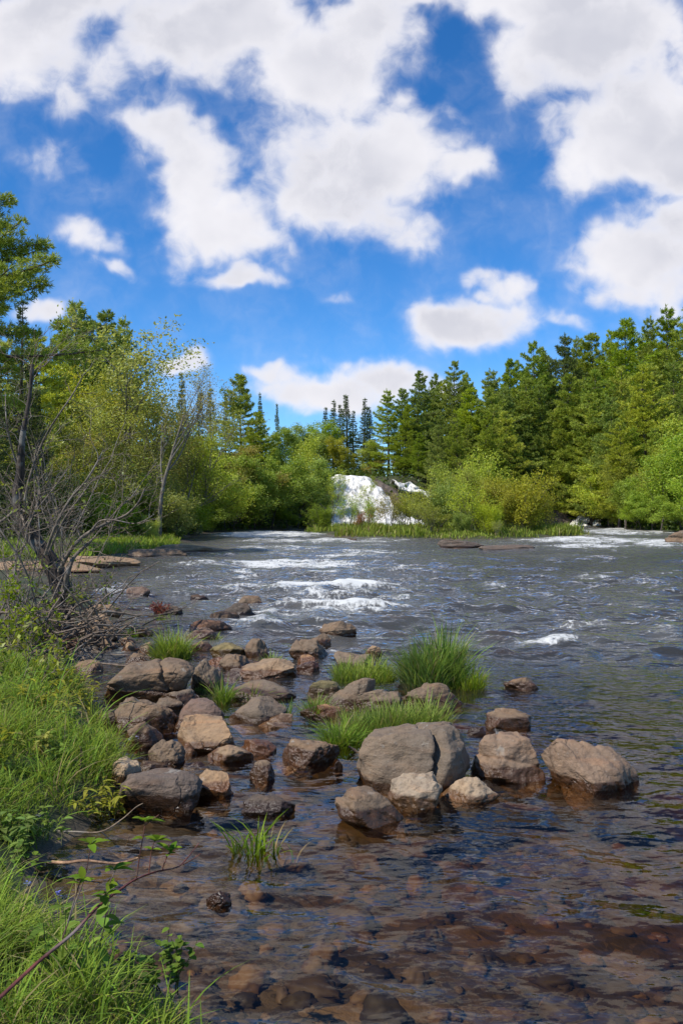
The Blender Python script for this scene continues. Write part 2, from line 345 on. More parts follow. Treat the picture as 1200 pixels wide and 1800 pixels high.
def rock_material():
    m = bpy.data.materials.new('river rock'); m.use_nodes = True; t = NT(m.node_tree); b = t.n['Principled BSDF']
    g = t.n.new('ShaderNodeNewGeometry'); P = g.outputs['Position']
    oi = t.n.new('ShaderNodeObjectInfo'); tc = t.n.new('ShaderNodeTexCoord')
    O = t.vmath('ADD', tc.outputs['Object'], t.vmath('MULTIPLY', oi.outputs['Location'], (3.1, 1.7, 2.3)))
    z = t.node('ShaderNodeSeparateXYZ', Vector=P).outputs[2]
    n1 = t.noise(O, 2.6, 6., .62); n2 = t.noise(O, 16., 6., .65); n3 = t.noise(O, 70., 3., .6)
    sv = t.vmath('MULTIPLY', O, (1.2, 1.2, 7.)); n4 = t.noise(sv, 2.2, 5., .6, .8)
    c = oi.outputs['Color']
    c = t.mix(t.ramp(n1, .35, .68, 0, .55), c, t.mix(1., c, rgb(1.5, 1.32, 1.08), 'MULTIPLY'))
    c = t.mix(t.ramp(n2, .46, .68, 0, .7), c, t.mix(1., c, rgb(.50, .47, .45), 'MULTIPLY'))
    c = t.mix(t.ramp(n4, .5, .72, 0, .45), c, t.mix(1., c, rgb(1.35, 1.05, .82), 'MULTIPLY'))
    c = t.mix(t.ramp(n3, .62, .78, 0, .45), c, rgb(.48, .44, .38))
    # lichen speckle
    vo = t.node('ShaderNodeTexVoronoi', Vector=O, Scale=9.)
    c = t.mix(t.math('MULTIPLY', t.ramp(vo.outputs[0], .17, .08), t.ramp(n1, .5, .62, 0, .35)), c, rgb(.40, .40, .36))
    wo = t.vmath('ADD', O, t.vmath('MULTIPLY', t.noise(O, 3., 4., .6, out=1), (.35, .35, .35)))
    ve = t.node('ShaderNodeTexVoronoi', {'feature': 'DISTANCE_TO_EDGE'}, Vector=wo, Scale=1.7)
    crk = t.math('MULTIPLY', t.ramp(ve.outputs[0], .022, .0), t.ramp(n1, .44, .58))
    c = t.mix(t.math('MULTIPLY', crk, .55), c, rgb(.035, .028, .022))
    pat = t.math('MULTIPLY', t.ramp(t.noise(O, 5.5, 6., .7), .58, .66), t.ramp(z, .12, .25, 0, .55)); c = t.mix(pat, c, rgb(.34, .32, .27))
    # wet band where the river laps, algae stain below
    wl = t.math('ADD', z, t.math('MULTIPLY', t.math('SUBTRACT', n1, .5), -.10))
    wh = t.math('ADD', .05, t.math('MULTIPLY', oi.outputs['Random'], .075)); wet = t.ramp(t.math('SUBTRACT', wl, wh), .012, -.012)
    c = t.mix(wet, c, t.mix(1., c, rgb(.38, .28, .20), 'MULTIPLY'))
    c = t.mix(t.ramp(z, -.01, -.06, 0, .7), c, rgb(.20, .10, .035))
    t.set(b, 'Base_Color', c)
    t.set(b, 'Roughness', t.math('SUBTRACT', .78, t.math('MULTIPLY', wet, .50)))
    h = t.math('ADD', t.math('MULTIPLY', n2, .7), t.math('ADD', t.math('MULTIPLY', n3, .30), t.math('SUBTRACT', t.math('MULTIPLY', n4, .6), t.math('MULTIPLY', crk, .5))))
    t.set(b, 'Normal', t.node('ShaderNodeBump', Strength=.72, Distance=.032, Height=h))
    return m
MAT_ROCK = rock_material()
TONE = {'grey': (.205, .165, .125), 'brown': (.215, .160, .110), 'tan': (.35, .255, .165), 'purple': (.205, .145, .118), 'dark': (.115, .092, .075), 'red': (.19, .112, .075),
        'pink': (.28, .205, .148), 'pale': (.40, .33, .25), 'moss': (.24, .21, .10), 'orange': (.36, .215, .115), 'slate': (.150, .122, .105), 'wet': (.105, .068, .042)}
def rock_shape(seed, sx, sy, z0, z1, sub=4, facets=9, sharp=.8, rough=.065, boxy=.35, tilt=0., cracks=(), shear=0.):
    rng = np.random.default_rng(seed); V, F = ICO[sub]; p = V.copy()
    e = 1 - .42 * boxy; p = np.sign(p) * np.abs(p) ** e; p /= np.max(np.linalg.norm(p, axis=1))
    p *= 1.12
    for _ in range(facets):
        n = unit(rng.normal(size=3) * np.array([1, 1, .9])); c = rng.uniform(.56, .86)
        d = p @ n - c; p -= np.where(d > 0, d * sharp, 0)[:, None] * n
    o = rng.uniform(0, 60, 3)
    nn = lambda f, k=3: fbm(p[:, 0] * f + o[0], p[:, 1] * f + o[1], p[:, 2] * f + o[2], k)
    d = 1 + .12 * nn(1.1, 2) + rough * nn(3.2, 3) - rough * 1.1 * np.abs(nn(2.0, 2)) + (.012 * nn(11., 3) - .016 * np.abs(nn(7., 2)) if sub > 4 else 0)
    for (nx, ny, nz, off, wd, dep) in cracks:
        n = unit(np.array((nx, ny, nz), float)); q = p @ n - off + .05 * nn(2.5, 3)
        d -= dep * np.exp(-(q / wd) ** 2)
    p = p * d[:, None]
    lo, hi = p.min(0), p.max(0); p = (p - (lo + hi) / 2) / ((hi - lo) / 2)
    p[:, 2] += tilt * p[:, 0] * (1 - .3 * np.abs(p[:, 2])); p[:, 0] += shear * p[:, 2]
    zz = p[:, 2]; zz = (zz - zz.min()) / (zz.max() - zz.min())
    x = p[:, 0]; x = (x - (x.min() + x.max()) / 2) / ((x.max() - x.min()) / 2)
    return np.stack([x * sx, p[:, 1] * sy, z0 + zz * (z1 - z0)], 1), F
def rock(label, l, r, top, base, tone='grey', seed=None, dr=.7, land=False, cat='rock', name='river_rock', group=None, sink=.5, **kw):
    """l, r, top, base: where the rock stands out in the photograph (base = its front at the water or ground)"""
    global RSEED
    RSEED += 1; seed = seed or RSEED
    Yf = wpx(0, base)[1]
    if land:                                             # stands on dry ground: walk the sight line to the terrain
        ys = np.linspace(2, 140, 4000); zs = CH + (900 - base) / 1500 * ys; xs = ((l + r) / 2 - 600) / 1500 * ys
        k = np.argmax(zs < land_h(xs, ys) + .01); Yf = ys[k]
    w = (r - l) / 1500 * Yf; d = w * dr / 2
    Yc = Yf + d * .85; sx = (r - l) / 1500 * Yc / 2; x = ((l + r) / 2 - 600) / 1500 * Yc
    Yt = Yf + d * .95
    z1 = CH + (900 - top) / 1500 * Yt; zb = 0. if not land else hz(x, Yc)
    hgt = max(z1 - zb, .02); z1 = zb + hgt
    V, F = rock_shape(seed, sx, d, -hgt * sink - .06, hgt, **kw)
    o = link(name, mesh(name, V, F, MAT_ROCK), None, (x, Yc, zb))
    o.color = (*[q * w for q, w in zip(TONE[tone], (.79, .73, .65))], 1); tag(o, label, cat, group)
    return o
RSEED = 100
# boulders at the right of the bar
rock('largest grey boulder, split by a crack into two rounded lobes, beside the pool', 626, 830, 1270, 1392, 'grey', sub=5, dr=.8, facets=7, boxy=.5, rough=.03, sink=.35, cracks=((1, .30, -.25, .10, .055, .34),), tilt=.06)
rock('squarish brown boulder with a ridged pinkish face, right of the cracked boulder', 827, 953, 1286, 1372, 'pink', sub=5, dr=.85, facets=12, boxy=.6, rough=.05, cracks=((.2, .2, 1, .25, .05, .07), (.9, -.2, .4, .1, .03, .05)))
rock('pinkish boulder with a steep fluted right side, farthest out in the pool', 958, 1128, 1298, 1388, 'pink', sub=5, dr=.7, facets=8, rough=.035, boxy=.35, shear=-.12, tilt=-.28, cracks=((1, .1, .5, .35, .05, .06), (1, .1, .5, .62, .05, .06)))
rock('wedge of tan stone with an orange wet foot, leaning on the cracked boulder', 680, 776, 1358, 1426, 'pale', sub=5, dr=.75, facets=8, sharp=.9, boxy=.1)
rock('low pale dome of stone with a chipped top, right of the orange-footed stone', 764, 874, 1362, 1412, 'pale', sub=5, dr=.7, facets=8, boxy=.1)
rock('wet brown slab sliding under the water in front of the cracked boulder', 588, 722, 1386, 1456, 'brown', sub=5, dr=.7, facets=10, tilt=-.55, boxy=.5, cracks=((.3, .5, 1, .2, .05, .06),))
rock('small dark forked stone with a pale knob, out behind the pink boulder', 852, 936, 1246, 1280, 'brown', dr=.55, facets=10, tilt=-.35)
rock('low dark wet stone alone in the open river', 884, 948, 1189, 1214, 'brown', dr=.6)
rock('wet brown stone barely breaking the surface beside the grass mat', 818, 852, 1277, 1290, 'wet', dr=.7)
# middle of the bar
rock('dark pointed boulder standing alone in the pool left of the cracked boulder', 484, 597, 1299, 1345, 'brown', sub=5, dr=.6, facets=9, boxy=.1, tilt=.1)
rock('small egg-shaped stone with a wet dark base in open pool', 438, 484, 1336, 1372, 'brown', dr=.8, facets=6, boxy=.1)
rock('low dark dome of rock nearest the sparse reeds', 425, 519, 1395, 1432, 'dark', sub=5, dr=.65, facets=6, boxy=.1)
rock('angular tan block with a broken face, at the right end of the slate slab', 334, 413, 1352, 1402, 'tan', sub=5, dr=.75, facets=14, sharp=1., boxy=.6, tilt=-.15)
rock('long slate-dark slab jutting from the grassy bank into the pool', 212, 358, 1352, 1424, 'slate', sub=5, dr=.55, facets=4, boxy=1.0, rough=.04, sink=.3)
rock('rounded orange-brown stone right of the big tan block', 422, 488, 1299, 1328, 'orange', dr=.7, boxy=.1)
rock('flat pale stone with a wet skirt, in front of the big tan block', 364, 446, 1309, 1342, 'tan', dr=.7, boxy=.2)
rock('big tan block with a smooth sunlit face in the middle of the bar', 311, 427, 1255, 1322, 'tan', sub=5, dr=.75, facets=8, sharp=.95, boxy=.75, rough=.03, tilt=-.1)
rock('rounded brown boulder with grass shadows on it, at the edge of the bank', 262, 326, 1299, 1348, 'brown', sub=5, dr=.9, facets=6, boxy=.2)
rock('small angular brown stone tucked behind the slate slab', 244, 308, 1336, 1362, 'brown', dr=.8, facets=12)
rock('pale lichen-grey boulder half buried in the bank grass', 196, 248, 1334, 1392, 'pale', dr=.9, facets=12, boxy=.5)
rock('purple-brown block behind the big tan block', 303, 396, 1226, 1280, 'purple', sub=5, dr=.75, facets=7, boxy=.7, rough=.03)
rock('broad wedge-shaped brown rock with a flat top sloping right', 206, 312, 1225, 1284, 'brown', sub=5, dr=.8, facets=12, boxy=.2, tilt=-.15)
rock('dark layered slab with a straight top edge, left of the grass tuft', 399, 504, 1226, 1272, 'grey', sub=5, dr=.65, facets=8, sharp=1., boxy=.9, rough=.03, cracks=((.15, .1, 1, .1, .04, .05), (-.1, .1, 1, -.3, .04, .05)))
rock('largest dark brown boulder by the bank, rounded with a broken right end', 187, 347, 1156, 1234, 'brown', sub=5, dr=.8, facets=9, boxy=.45, rough=.03, sink=.2, cracks=((1, .1, .2, .42, .04, .14), (.3, .1, 1, -.1, .05, .05)))
rock('flat grey stone below the largest brown boulder', 284, 352, 1212, 1242, 'grey', dr=.7, boxy=.6)
rock('small flat stone beside the wedge-shaped rock', 270, 322, 1227, 1250, 'grey', dr=.7, boxy=.5)
rock('whitish broken stone behind the small white stone', 454, 517, 1254, 1276, 'pale', dr=.6, facets=14, sharp=1.)
rock('small white stone in the shallow run below the layered slab', 468, 514, 1268, 1284, 'pale', dr=.6, facets=12, sharp=1.)
rock('grey-topped boulder with a shadowed right end, behind small grass tufts', 334, 394, 1158, 1212, 'grey', sub=5, dr=.8, facets=10, boxy=.7)
rock('smooth rounded brown stone left of the flat tan slab', 384, 442, 1149, 1180, 'brown', dr=.75, facets=5, boxy=.1)
rock('flat tan slab with a rough sunny top in the upper bar', 418, 530, 1157, 1194, 'tan', sub=5, dr=.8, facets=12, boxy=.3)
rock('upright egg of brown stone in the upper bar', 430, 472, 1121, 1153, 'brown', dr=.8, facets=5, boxy=.1)
rock('mossy yellow-brown stone left of the upright egg stone', 369, 432, 1130, 1154, 'moss', dr=.7, facets=10)
rock('pair-backed dark boulder where water spills through a gap', 508, 578, 1122, 1158, 'brown', sub=5, dr=.8, facets=9, cracks=((1, .1, .3, -.1, .06, .12),))
rock('small grey stone behind the spilling boulder', 540, 582, 1113, 1134, 'brown', dr=.8)
rock('small round orange stone below the spilling boulder', 522, 556, 1150, 1166, 'orange', dr=.8, boxy=.1)
rock('low reddish-brown wet stone below the round orange stone', 520, 562, 1162, 1180, 'red', dr=.6)
rock('peaked dark boulder at the top end of the bar with a ridge line', 560, 627, 1089, 1120, 'brown', sub=5, dr=.8, facets=9, boxy=.05, tilt=-.12)
rock('small blocky tan stone beyond the grass mat', 638, 672, 1134, 1152, 'tan', dr=.8, facets=12, boxy=.5)
rock('grey stone half hidden in the short river grass', 586, 652, 1146, 1178, 'grey', dr=.8, boxy=.4)
rock('tilted flat slab propped up at its right end', 576, 660, 1189, 1246, 'grey', sub=5, dr=.6, facets=8, sharp=1., boxy=.8, tilt=.45, rough=.03)
rock('thin pale flat stone lying in front of the short river grass', 590, 638, 1178, 1190, 'tan', dr=.6, boxy=.8)
rock('flat orange-brown stone under the tilted slab', 556, 622, 1236, 1262, 'orange', dr=.6, boxy=.5)
rock('low pale flat stone half under water, left of the tilted slab', 522, 592, 1242, 1262, 'grey', dr=.7, boxy=.4)
rock('smooth grey boulder behind the big grass mat', 618, 712, 1208, 1252, 'grey', sub=5, dr=.7, facets=6, boxy=.2)
rock('long domed brown boulder under the tall grass tussock', 696, 812, 1198, 1246, 'brown', sub=5, dr=.6, facets=8, boxy=.25, tilt=-.05, cracks=((1, .1, -.5, .55, .05, .06),))
rock('lichen-yellow angular stone behind the grass tuft', 540, 598, 1194, 1226, 'moss', dr=.8, facets=14, boxy=.5)
rock('wide flat grey slab behind the dark layered slab', 398, 530, 1198, 1232, 'grey', sub=5, dr=.7, facets=8, boxy=.5, rough=.03)
rock('low wet purple slab behind the grass clump of the upper bar', 326, 384, 1102, 1126, 'purple', dr=.8, boxy=.4)
# upper end of the bar and the fast water
rock('lone reddish boulder in the riffle off the left shore', 222, 266, 1030, 1050, 'purple', dr=.8, facets=10)
rock('low dark stone awash in the riffle', 333, 370, 1045, 1055, 'wet', dr=.7)
rock('dark boulder with a tan top in the fast water', 418, 462, 1046, 1067, 'brown', dr=.8, facets=6)
rock('long dark rock sloping down beside the bare driftwood twig', 386, 452, 1059, 1086, 'dark', dr=.6, tilt=-.2)
rock('dark wet rock with moss in front of the sloping rock', 366, 424, 1074, 1096, 'wet', dr=.6, tilt=-.15)
rock('long low rust-red rock in the upper bar', 328, 408, 1088, 1112, 'red', dr=.5, boxy=.4)
rock('dark rock beside the red-leaved plant', 270, 320, 1062, 1085, 'dark', dr=.7, boxy=.3)
rock('narrow brown rock left of the round grass clump', 222, 270, 1100, 1120, 'brown', dr=.6, boxy=.3)
rock('small brown stone right of the round grass clump', 334, 374, 1126, 1146, 'brown', dr=.8)
rock('small flat orange stone in the upper bar shallows', 364, 400, 1154, 1168, 'orange', dr=.7)
rock('low stone awash in the far rapids', 610, 628, 946, 951, 'wet', dr=.7)
rock('brown ledge of layered rock off the island', 768, 850, 948, 962, 'slate', dr=.3, facets=14, boxy=.8, rough=.07)
rock('low flat ledge trailing off the island tip', 838, 945, 957, 967, 'slate', dr=.25, facets=12, boxy=.8, rough=.06, tilt=-.2)
rock('undercut layered rock at the right edge of the rapids', 1166, 1240, 931, 956, 'brown', dr=.6, facets=14, boxy=.8, rough=.07, cracks=((.1, 0, 1, .1, .08, .12),))
# left shore
rock('flat-topped tan boulder on the left shore, farther of two', 152, 218, 1062, 1092, 'tan', sub=5, dr=.8, facets=9, boxy=.6, sink=.3)
rock('rounded tan boulder with a black undercut, nearer of two on the left shore', 134, 210, 1078, 1132, 'tan', sub=5, dr=.8, facets=8, boxy=.5, sink=.25)
rock('small pale block below the undercut tan boulder', 212, 242, 1118, 1136, 'tan', dr=.8, facets=12, boxy=.6)
rock('pale rounded stone left of the round grass clump', 236, 286, 1128, 1152, 'tan', dr=.7)
rock('triangular tan stone near the driftwood branches', 214, 246, 1126, 1152, 'tan', dr=.8, facets=12)
rock('small brown stone in the trickle under the bare bush', 180, 208, 1122, 1148, 'brown', dr=.8)
rock('reddish stone under the roots of the bare bush', 92, 152, 1116, 1146, 'red', dr=.8)
rock('brown stone with a pointed top in the trickle', 222, 262, 1148, 1166, 'brown', dr=.7)
rock('flat brown stone in the side channel behind the tall bank grass', 128, 182, 1160, 1186, 'brown', dr=.7)
rock('grey boulder at the left side under the bare branches', -30, 44, 1160, 1216, 'grey', dr=.8, facets=7)
rock('dark stone below the grey boulder under the bare branches', -40, 36, 1204, 1242, 'purple', dr=.8)
rock('small grey stone showing through the bank grass', 8, 44, 1240, 1272, 'grey', dr=.8)
rock('flat grey stone beside the small one in the bank grass', -30, 34, 1262, 1306, 'grey', dr=.8)
rock('tan stone half under water beside the bank grass', 218, 288, 1266, 1312, 'brown', dr=.8, boxy=.3)
rock('brown stone under the left edge of the bank grass top', 180, 228, 1246, 1276, 'slate', dr=.7)
rock('little pale wet stone under the big tan block', 318, 348, 1306, 1328, 'tan', dr=.8, facets=14)
rock('little dark flat stone awash between the tan blocks', 328, 366, 1339, 1351, 'wet', dr=.6)
rock('smooth round grey stone in the grass at the near bank', 180, 238, 1704, 1772, 'slate', dr=.9, facets=4, boxy=.1)
rock('dark stone just breaking the surface of the near pool', 362, 408, 1566, 1590, 'wet', dr=.7, facets=9)
rock('tiny wet stone by the driftwood sticks', 584, 604, 1336, 1354, 'dark', dr=.8)
rock('mostly drowned brown stone left of the driftwood sticks', 392, 452, 1176, 1194, 'slate', dr=.7)
# ledges of bedrock along the far left bank
rock('broad tan bedrock shelf on the left bank, lower of two', -40, 190, 986, 1008, 'tan', sub=5, dr=.45, facets=10, boxy=.9, rough=.04, sink=.1, name='rock_ledge', cat='rock ledge', tilt=-.15)
rock('tan bedrock slab with a sharp undercut point toward the water', 90, 248, 977, 1000, 'tan', sub=5, dr=.4, facets=12, sharp=1., boxy=.9, rough=.04, sink=.1, name='rock_ledge', cat='rock ledge', tilt=-.3)
rock('thin far bedrock tongue at the bend of the left bank', 270, 404, 956, 971, 'tan', sub=5, dr=.35, facets=12, boxy=.9, rough=.05, sink=.1, name='rock_ledge', cat='rock ledge', tilt=-.25)
rock('dark cracked bedrock lip beneath the shore grass', 225, 330, 964, 980, 'brown', sub=5, dr=.35, facets=12, boxy=.9, rough=.06, sink=.1, name='rock_ledge', cat='rock ledge')

# submerged cobbles of the shallows: one uncountable mass seen through the ripples
def cobbles():
    rng = np.random.default_rng(31); V0, F0 = ico(2); n = 1300
    Y = 2.3 * (13 / 2.3) ** rng.uniform(0, 1, n); x = rng.uniform(-.55, .6, n) * Y; s = np.maximum(sdist(x, Y, LEFT), sdist(x, Y, ISLE)); k = s < -.12; x, Y = x[k], Y[k]; n = len(x)
    r = rng.uniform(.02, .06, n) * rng.choice([1, 1, 1, 1.8], n); sc = np.stack([r * rng.uniform(.8, 1.5, n), r * rng.uniform(.7, 1.2, n), r * rng.uniform(.45, .8, n)], 1)
    z = np.minimum(land_h(x, Y) + sc[:, 2] * .15, -.05 - sc[:, 2])
    a = rng.uniform(0, 6.28, n); P = V0[None] * sc[:, None, :] * (1 + .14 * rng.normal(size=(n, len(V0), 1)).clip(-1.5, 1.5))
    c, q = np.cos(a)[:, None], np.sin(a)[:, None]; X = P[..., 0] * c - P[..., 1] * q + x[:, None]; Yy = P[..., 0] * q + P[..., 1] * c + Y[:, None]; Z = P[..., 2] + z[:, None]
    V = np.stack([X, Yy, Z], -1).reshape(-1, 3); F = (F0[None] + (np.arange(n) * len(V0))[:, None, None]).reshape(-1, 3)
    m = bpy.data.materials.new('cobble'); m.use_nodes = True; t = NT(m.node_tree); b = t.n['Principled BSDF']; g = t.n.new('ShaderNodeNewGeometry'); ri = g.outputs['Random Per Island']
    c = t.mix(t.math('POWER', ri, 1.8), rgb(.035, .028, .020), rgb(.25, .16, .08)); c = t.mix(t.ramp(t.math('FRACT', t.math('MULTIPLY', ri, 5.7)), .6, 1.), c, rgb(.16, .13, .11))
    c = t.mix(t.noise(g.outputs['Position'], 18., 5., .65), c, t.mix(1., c, rgb(.4, .36, .3), 'MULTIPLY')); t.set(b, 'Base_Color', c); t.set(b, 'Roughness', .7)
    tag(link('riverbed_cobbles', mesh('riverbed_cobbles', V, F, m)), 'drowned brown cobbles on the bed of the shallow pool', 'cobbles', kind='stuff')
cobbles()
# ------------------------------------------------------------------ plant materials and builders
def leaf_material(name, transl=.42, rough=.55, vary=.35, spec=.05, dead=0.):
    m = bpy.data.materials.new(name); m.use_nodes = True; t = NT(m.node_tree); t.n.clear()
    oi = t.n.new('ShaderNodeObjectInfo'); g = t.n.new('ShaderNodeNewGeometry'); ri = g.outputs['Random Per Island']
    c = oi.outputs['Color']
    if dead: c = t.mix(t.ramp(t.math('FRACT', t.math('MULTIPLY', ri, 13.7)), 1 - dead, 1 - dead + .02), c, rgb(.36, .29, .14))
    hs = t.node('ShaderNodeHueSaturation', Hue=t.math('ADD', .5, t.math('MULTIPLY', t.math('SUBTRACT', ri, .5), vary * .10)),
                Saturation=t.math('ADD', 1., t.math('MULTIPLY', t.math('SUBTRACT', oi.outputs['Random'], .5), .2)),
                Value=t.math('ADD', 1 - vary, t.math('MULTIPLY', t.math('FRACT', t.math('MULTIPLY', ri, 7.31)), 2 * vary)), Color=c)
    d = t.node('ShaderNodeBsdfDiffuse', Color=hs); tr = t.node('ShaderNodeBsdfTranslucent', Color=t.mix(1., hs.outputs[0], rgb(1.25, 1.2, .6), 'MULTIPLY'))
    gl = t.node('ShaderNodeBsdfGlossy', Color=rgb(.9, 1, .9), Roughness=rough)
    fr = t.node('ShaderNodeFresnel', IOR=1.35)
    s = t.node('ShaderNodeMixShader', i0=transl, i1=d, i2=tr)
    s = t.node('ShaderNodeMixShader', i0=t.math('MULTIPLY', fr, spec), i1=s, i2=gl)
    o = t.n.new('ShaderNodeOutputMaterial'); t.l.new(s.outputs[0], o.inputs[0]); return m
def bark_material():
    m = bpy.data.materials.new('bark'); m.use_nodes = True; t = NT(m.node_tree); b = t.n['Principled BSDF']
    oi = t.n.new('ShaderNodeObjectInfo'); tc = t.n.new('ShaderNodeTexCoord'); O = tc.outputs['Object']
    n = t.noise(t.vmath('MULTIPLY', O, (9, 9, 2.5)), 2., 5., .65); n2 = t.noise(O, 3., 3.)
    c = t.mix(t.ramp(n, .35, .65), t.mix(1., oi.outputs['Color'], rgb(.45, .42, .40), 'MULTIPLY'), t.mix(1., oi.outputs['Color'], rgb(1.35, 1.3, 1.2), 'MULTIPLY'))
    c = t.mix(t.ramp(n2, .56, .68, 0, .5), c, rgb(.30, .29, .26))
    t.set(b, 'Base_Color', c); t.set(b, 'Roughness', .85)
    t.set(b, 'Normal', t.node('ShaderNodeBump', Strength=.6, Distance=.02, Height=n)); return m
MAT_LEAF = leaf_material('leaf'); MAT_NEEDLE = leaf_material('needle', .30, .5, .30, .08); MAT_GRASS = leaf_material('grass blade', .42, .45, .38, .15, .09)
MAT_BARK = bark_material()
def rodrigues(v, k, a):
    return v * math.cos(a) + np.cross(k, v) * math.sin(a) + k * (k @ v) * (1 - math.cos(a))
def tubes(paths, sides=5):
    """paths: list of (pts (n,3), radii (n,)) -> V, F"""
    Vs, Fs, o = [], [], 0
    for pts, rad in paths:
        pts = np.asarray(pts, float); n = len(pts)
        if n < 2: continue
        sd = sides if rad[0] > .012 else 3
        tg = np.gradient(pts, axis=0); tg = unit(tg)
        ref = np.array((1., 0, 0)) if abs(tg[:, 0]).mean() < .8 else np.array((0, 1., 0))
        a = unit(np.cross(tg, ref)); b = np.cross(tg, a)
        an = np.arange(sd) / sd * 2 * math.pi
        V = pts[:, None, :] + np.asarray(rad)[:, None, None] * (np.cos(an)[None, :, None] * a[:, None, :] + np.sin(an)[None, :, None] * b[:, None, :])
        i = np.arange(n * sd).reshape(n, sd); j = np.roll(i, -1, 1)
        Fs.append(np.stack([i[:-1], j[:-1], j[1:], i[1:]], -1).reshape(-1, 4) + o); Vs.append(V.reshape(-1, 3)); o += n * sd
    if not Vs: return np.zeros((0, 3)), np.zeros((0, 4), int)
    return np.concatenate(Vs), np.concatenate(Fs)
def grow(rng, p, d, L, r, n, wob, up, r1=.35):
    pts = [np.array(p, float)]; d = unit(np.array(d, float)); st = L / n
    for _ in range(n):
        d = unit(d + rng.normal(size=3) * wob + np.array((0, 0, up))); pts.append(pts[-1] + d * st)
    return np.array(pts), np.linspace(r, r * r1, n + 1)
def branchy(rng, base, d, L, r, levels, kids, spread, wob=.12, up=.05, lenf=.62, start=.35, n0=8):
    """recursive skeleton; returns paths and twig ends (points, directions)"""
    paths, ends = [], []
    def rec(p, d, L, r, lv):
        pts, rad = grow(rng, p, d, L, r, max(3, n0 - 2 * (levels - lv)), wob, up, .3); paths.append((pts, rad))
        if lv == 0:
            for f in (.35, .6, .8, 1.):
                q = f * (len(pts) - 1); k = min(int(q), len(pts) - 2)
                ends.append((pts[k] + (pts[k + 1] - pts[k]) * (q - k), unit(pts[-1] - pts[-2])))
            return
        for i in range(kids[levels - lv]):
            f = start + (1 - start) * (i + rng.uniform(.1, .9)) / kids[levels - lv]
            q = f * (len(pts) - 1); k = min(int(q), len(pts) - 2); pp = pts[k] + (pts[k + 1] - pts[k]) * (q - k)
            t = unit(pts[k + 1] - pts[k]); ax = unit(np.cross(t, rng.normal(size=3)))
            a = rng.uniform(*spread); dd = rodrigues(t, ax, a)
            rec(pp, dd, L * lenf * rng.uniform(.7, 1.15) * (1.15 - .5 * f), max(rad[k] * .6, .004), lv - 1)
    rec(np.array(base, float), d, L, r, levels)
    return paths, ends
def leaves(rng, P, size, aspect=.5, up=.3, lay=None):
    """one diamond leaf per point"""
    n = len(P); a = unit(rng.normal(size=(n, 3)) + np.array((0, 0, -.15)))
    nr = unit(rng.normal(size=(n, 3)) + np.array((0, 0, up * 3)))
    b = unit(np.cross(nr, a)); s = size * rng.uniform(.65, 1.25, (n, 1))
    V = np.stack([P - a * s, P + b * s * aspect + a * s * .1, P + a * s, P - b * s * aspect + a * s * .1], 1).reshape(-1, 3)
    return V, np.arange(n * 4).reshape(n, 4)
def needles(rng, C, D, L, w, k, cone=.75, up=.25):
    """tufts of k needle blades at C pointing along D"""
    n = len(C); C = np.repeat(C, k, 0); D = np.repeat(D, k, 0)
    d = unit(D + rng.normal(size=C.shape) * cone + np.array((0, 0, up))); s = unit(np.cross(d, rng.normal(size=C.shape)))
    l = L * rng.uniform(.6, 1.15, (len(C), 1))
    V = np.stack([C - s * w * .4, C + d * l * .55 + s * w * .5, C + d * l, C + d * l * .5 - s * w * .5], 1).reshape(-1, 3)
    return V, np.arange(len(C) * 4).reshape(-1, 4)
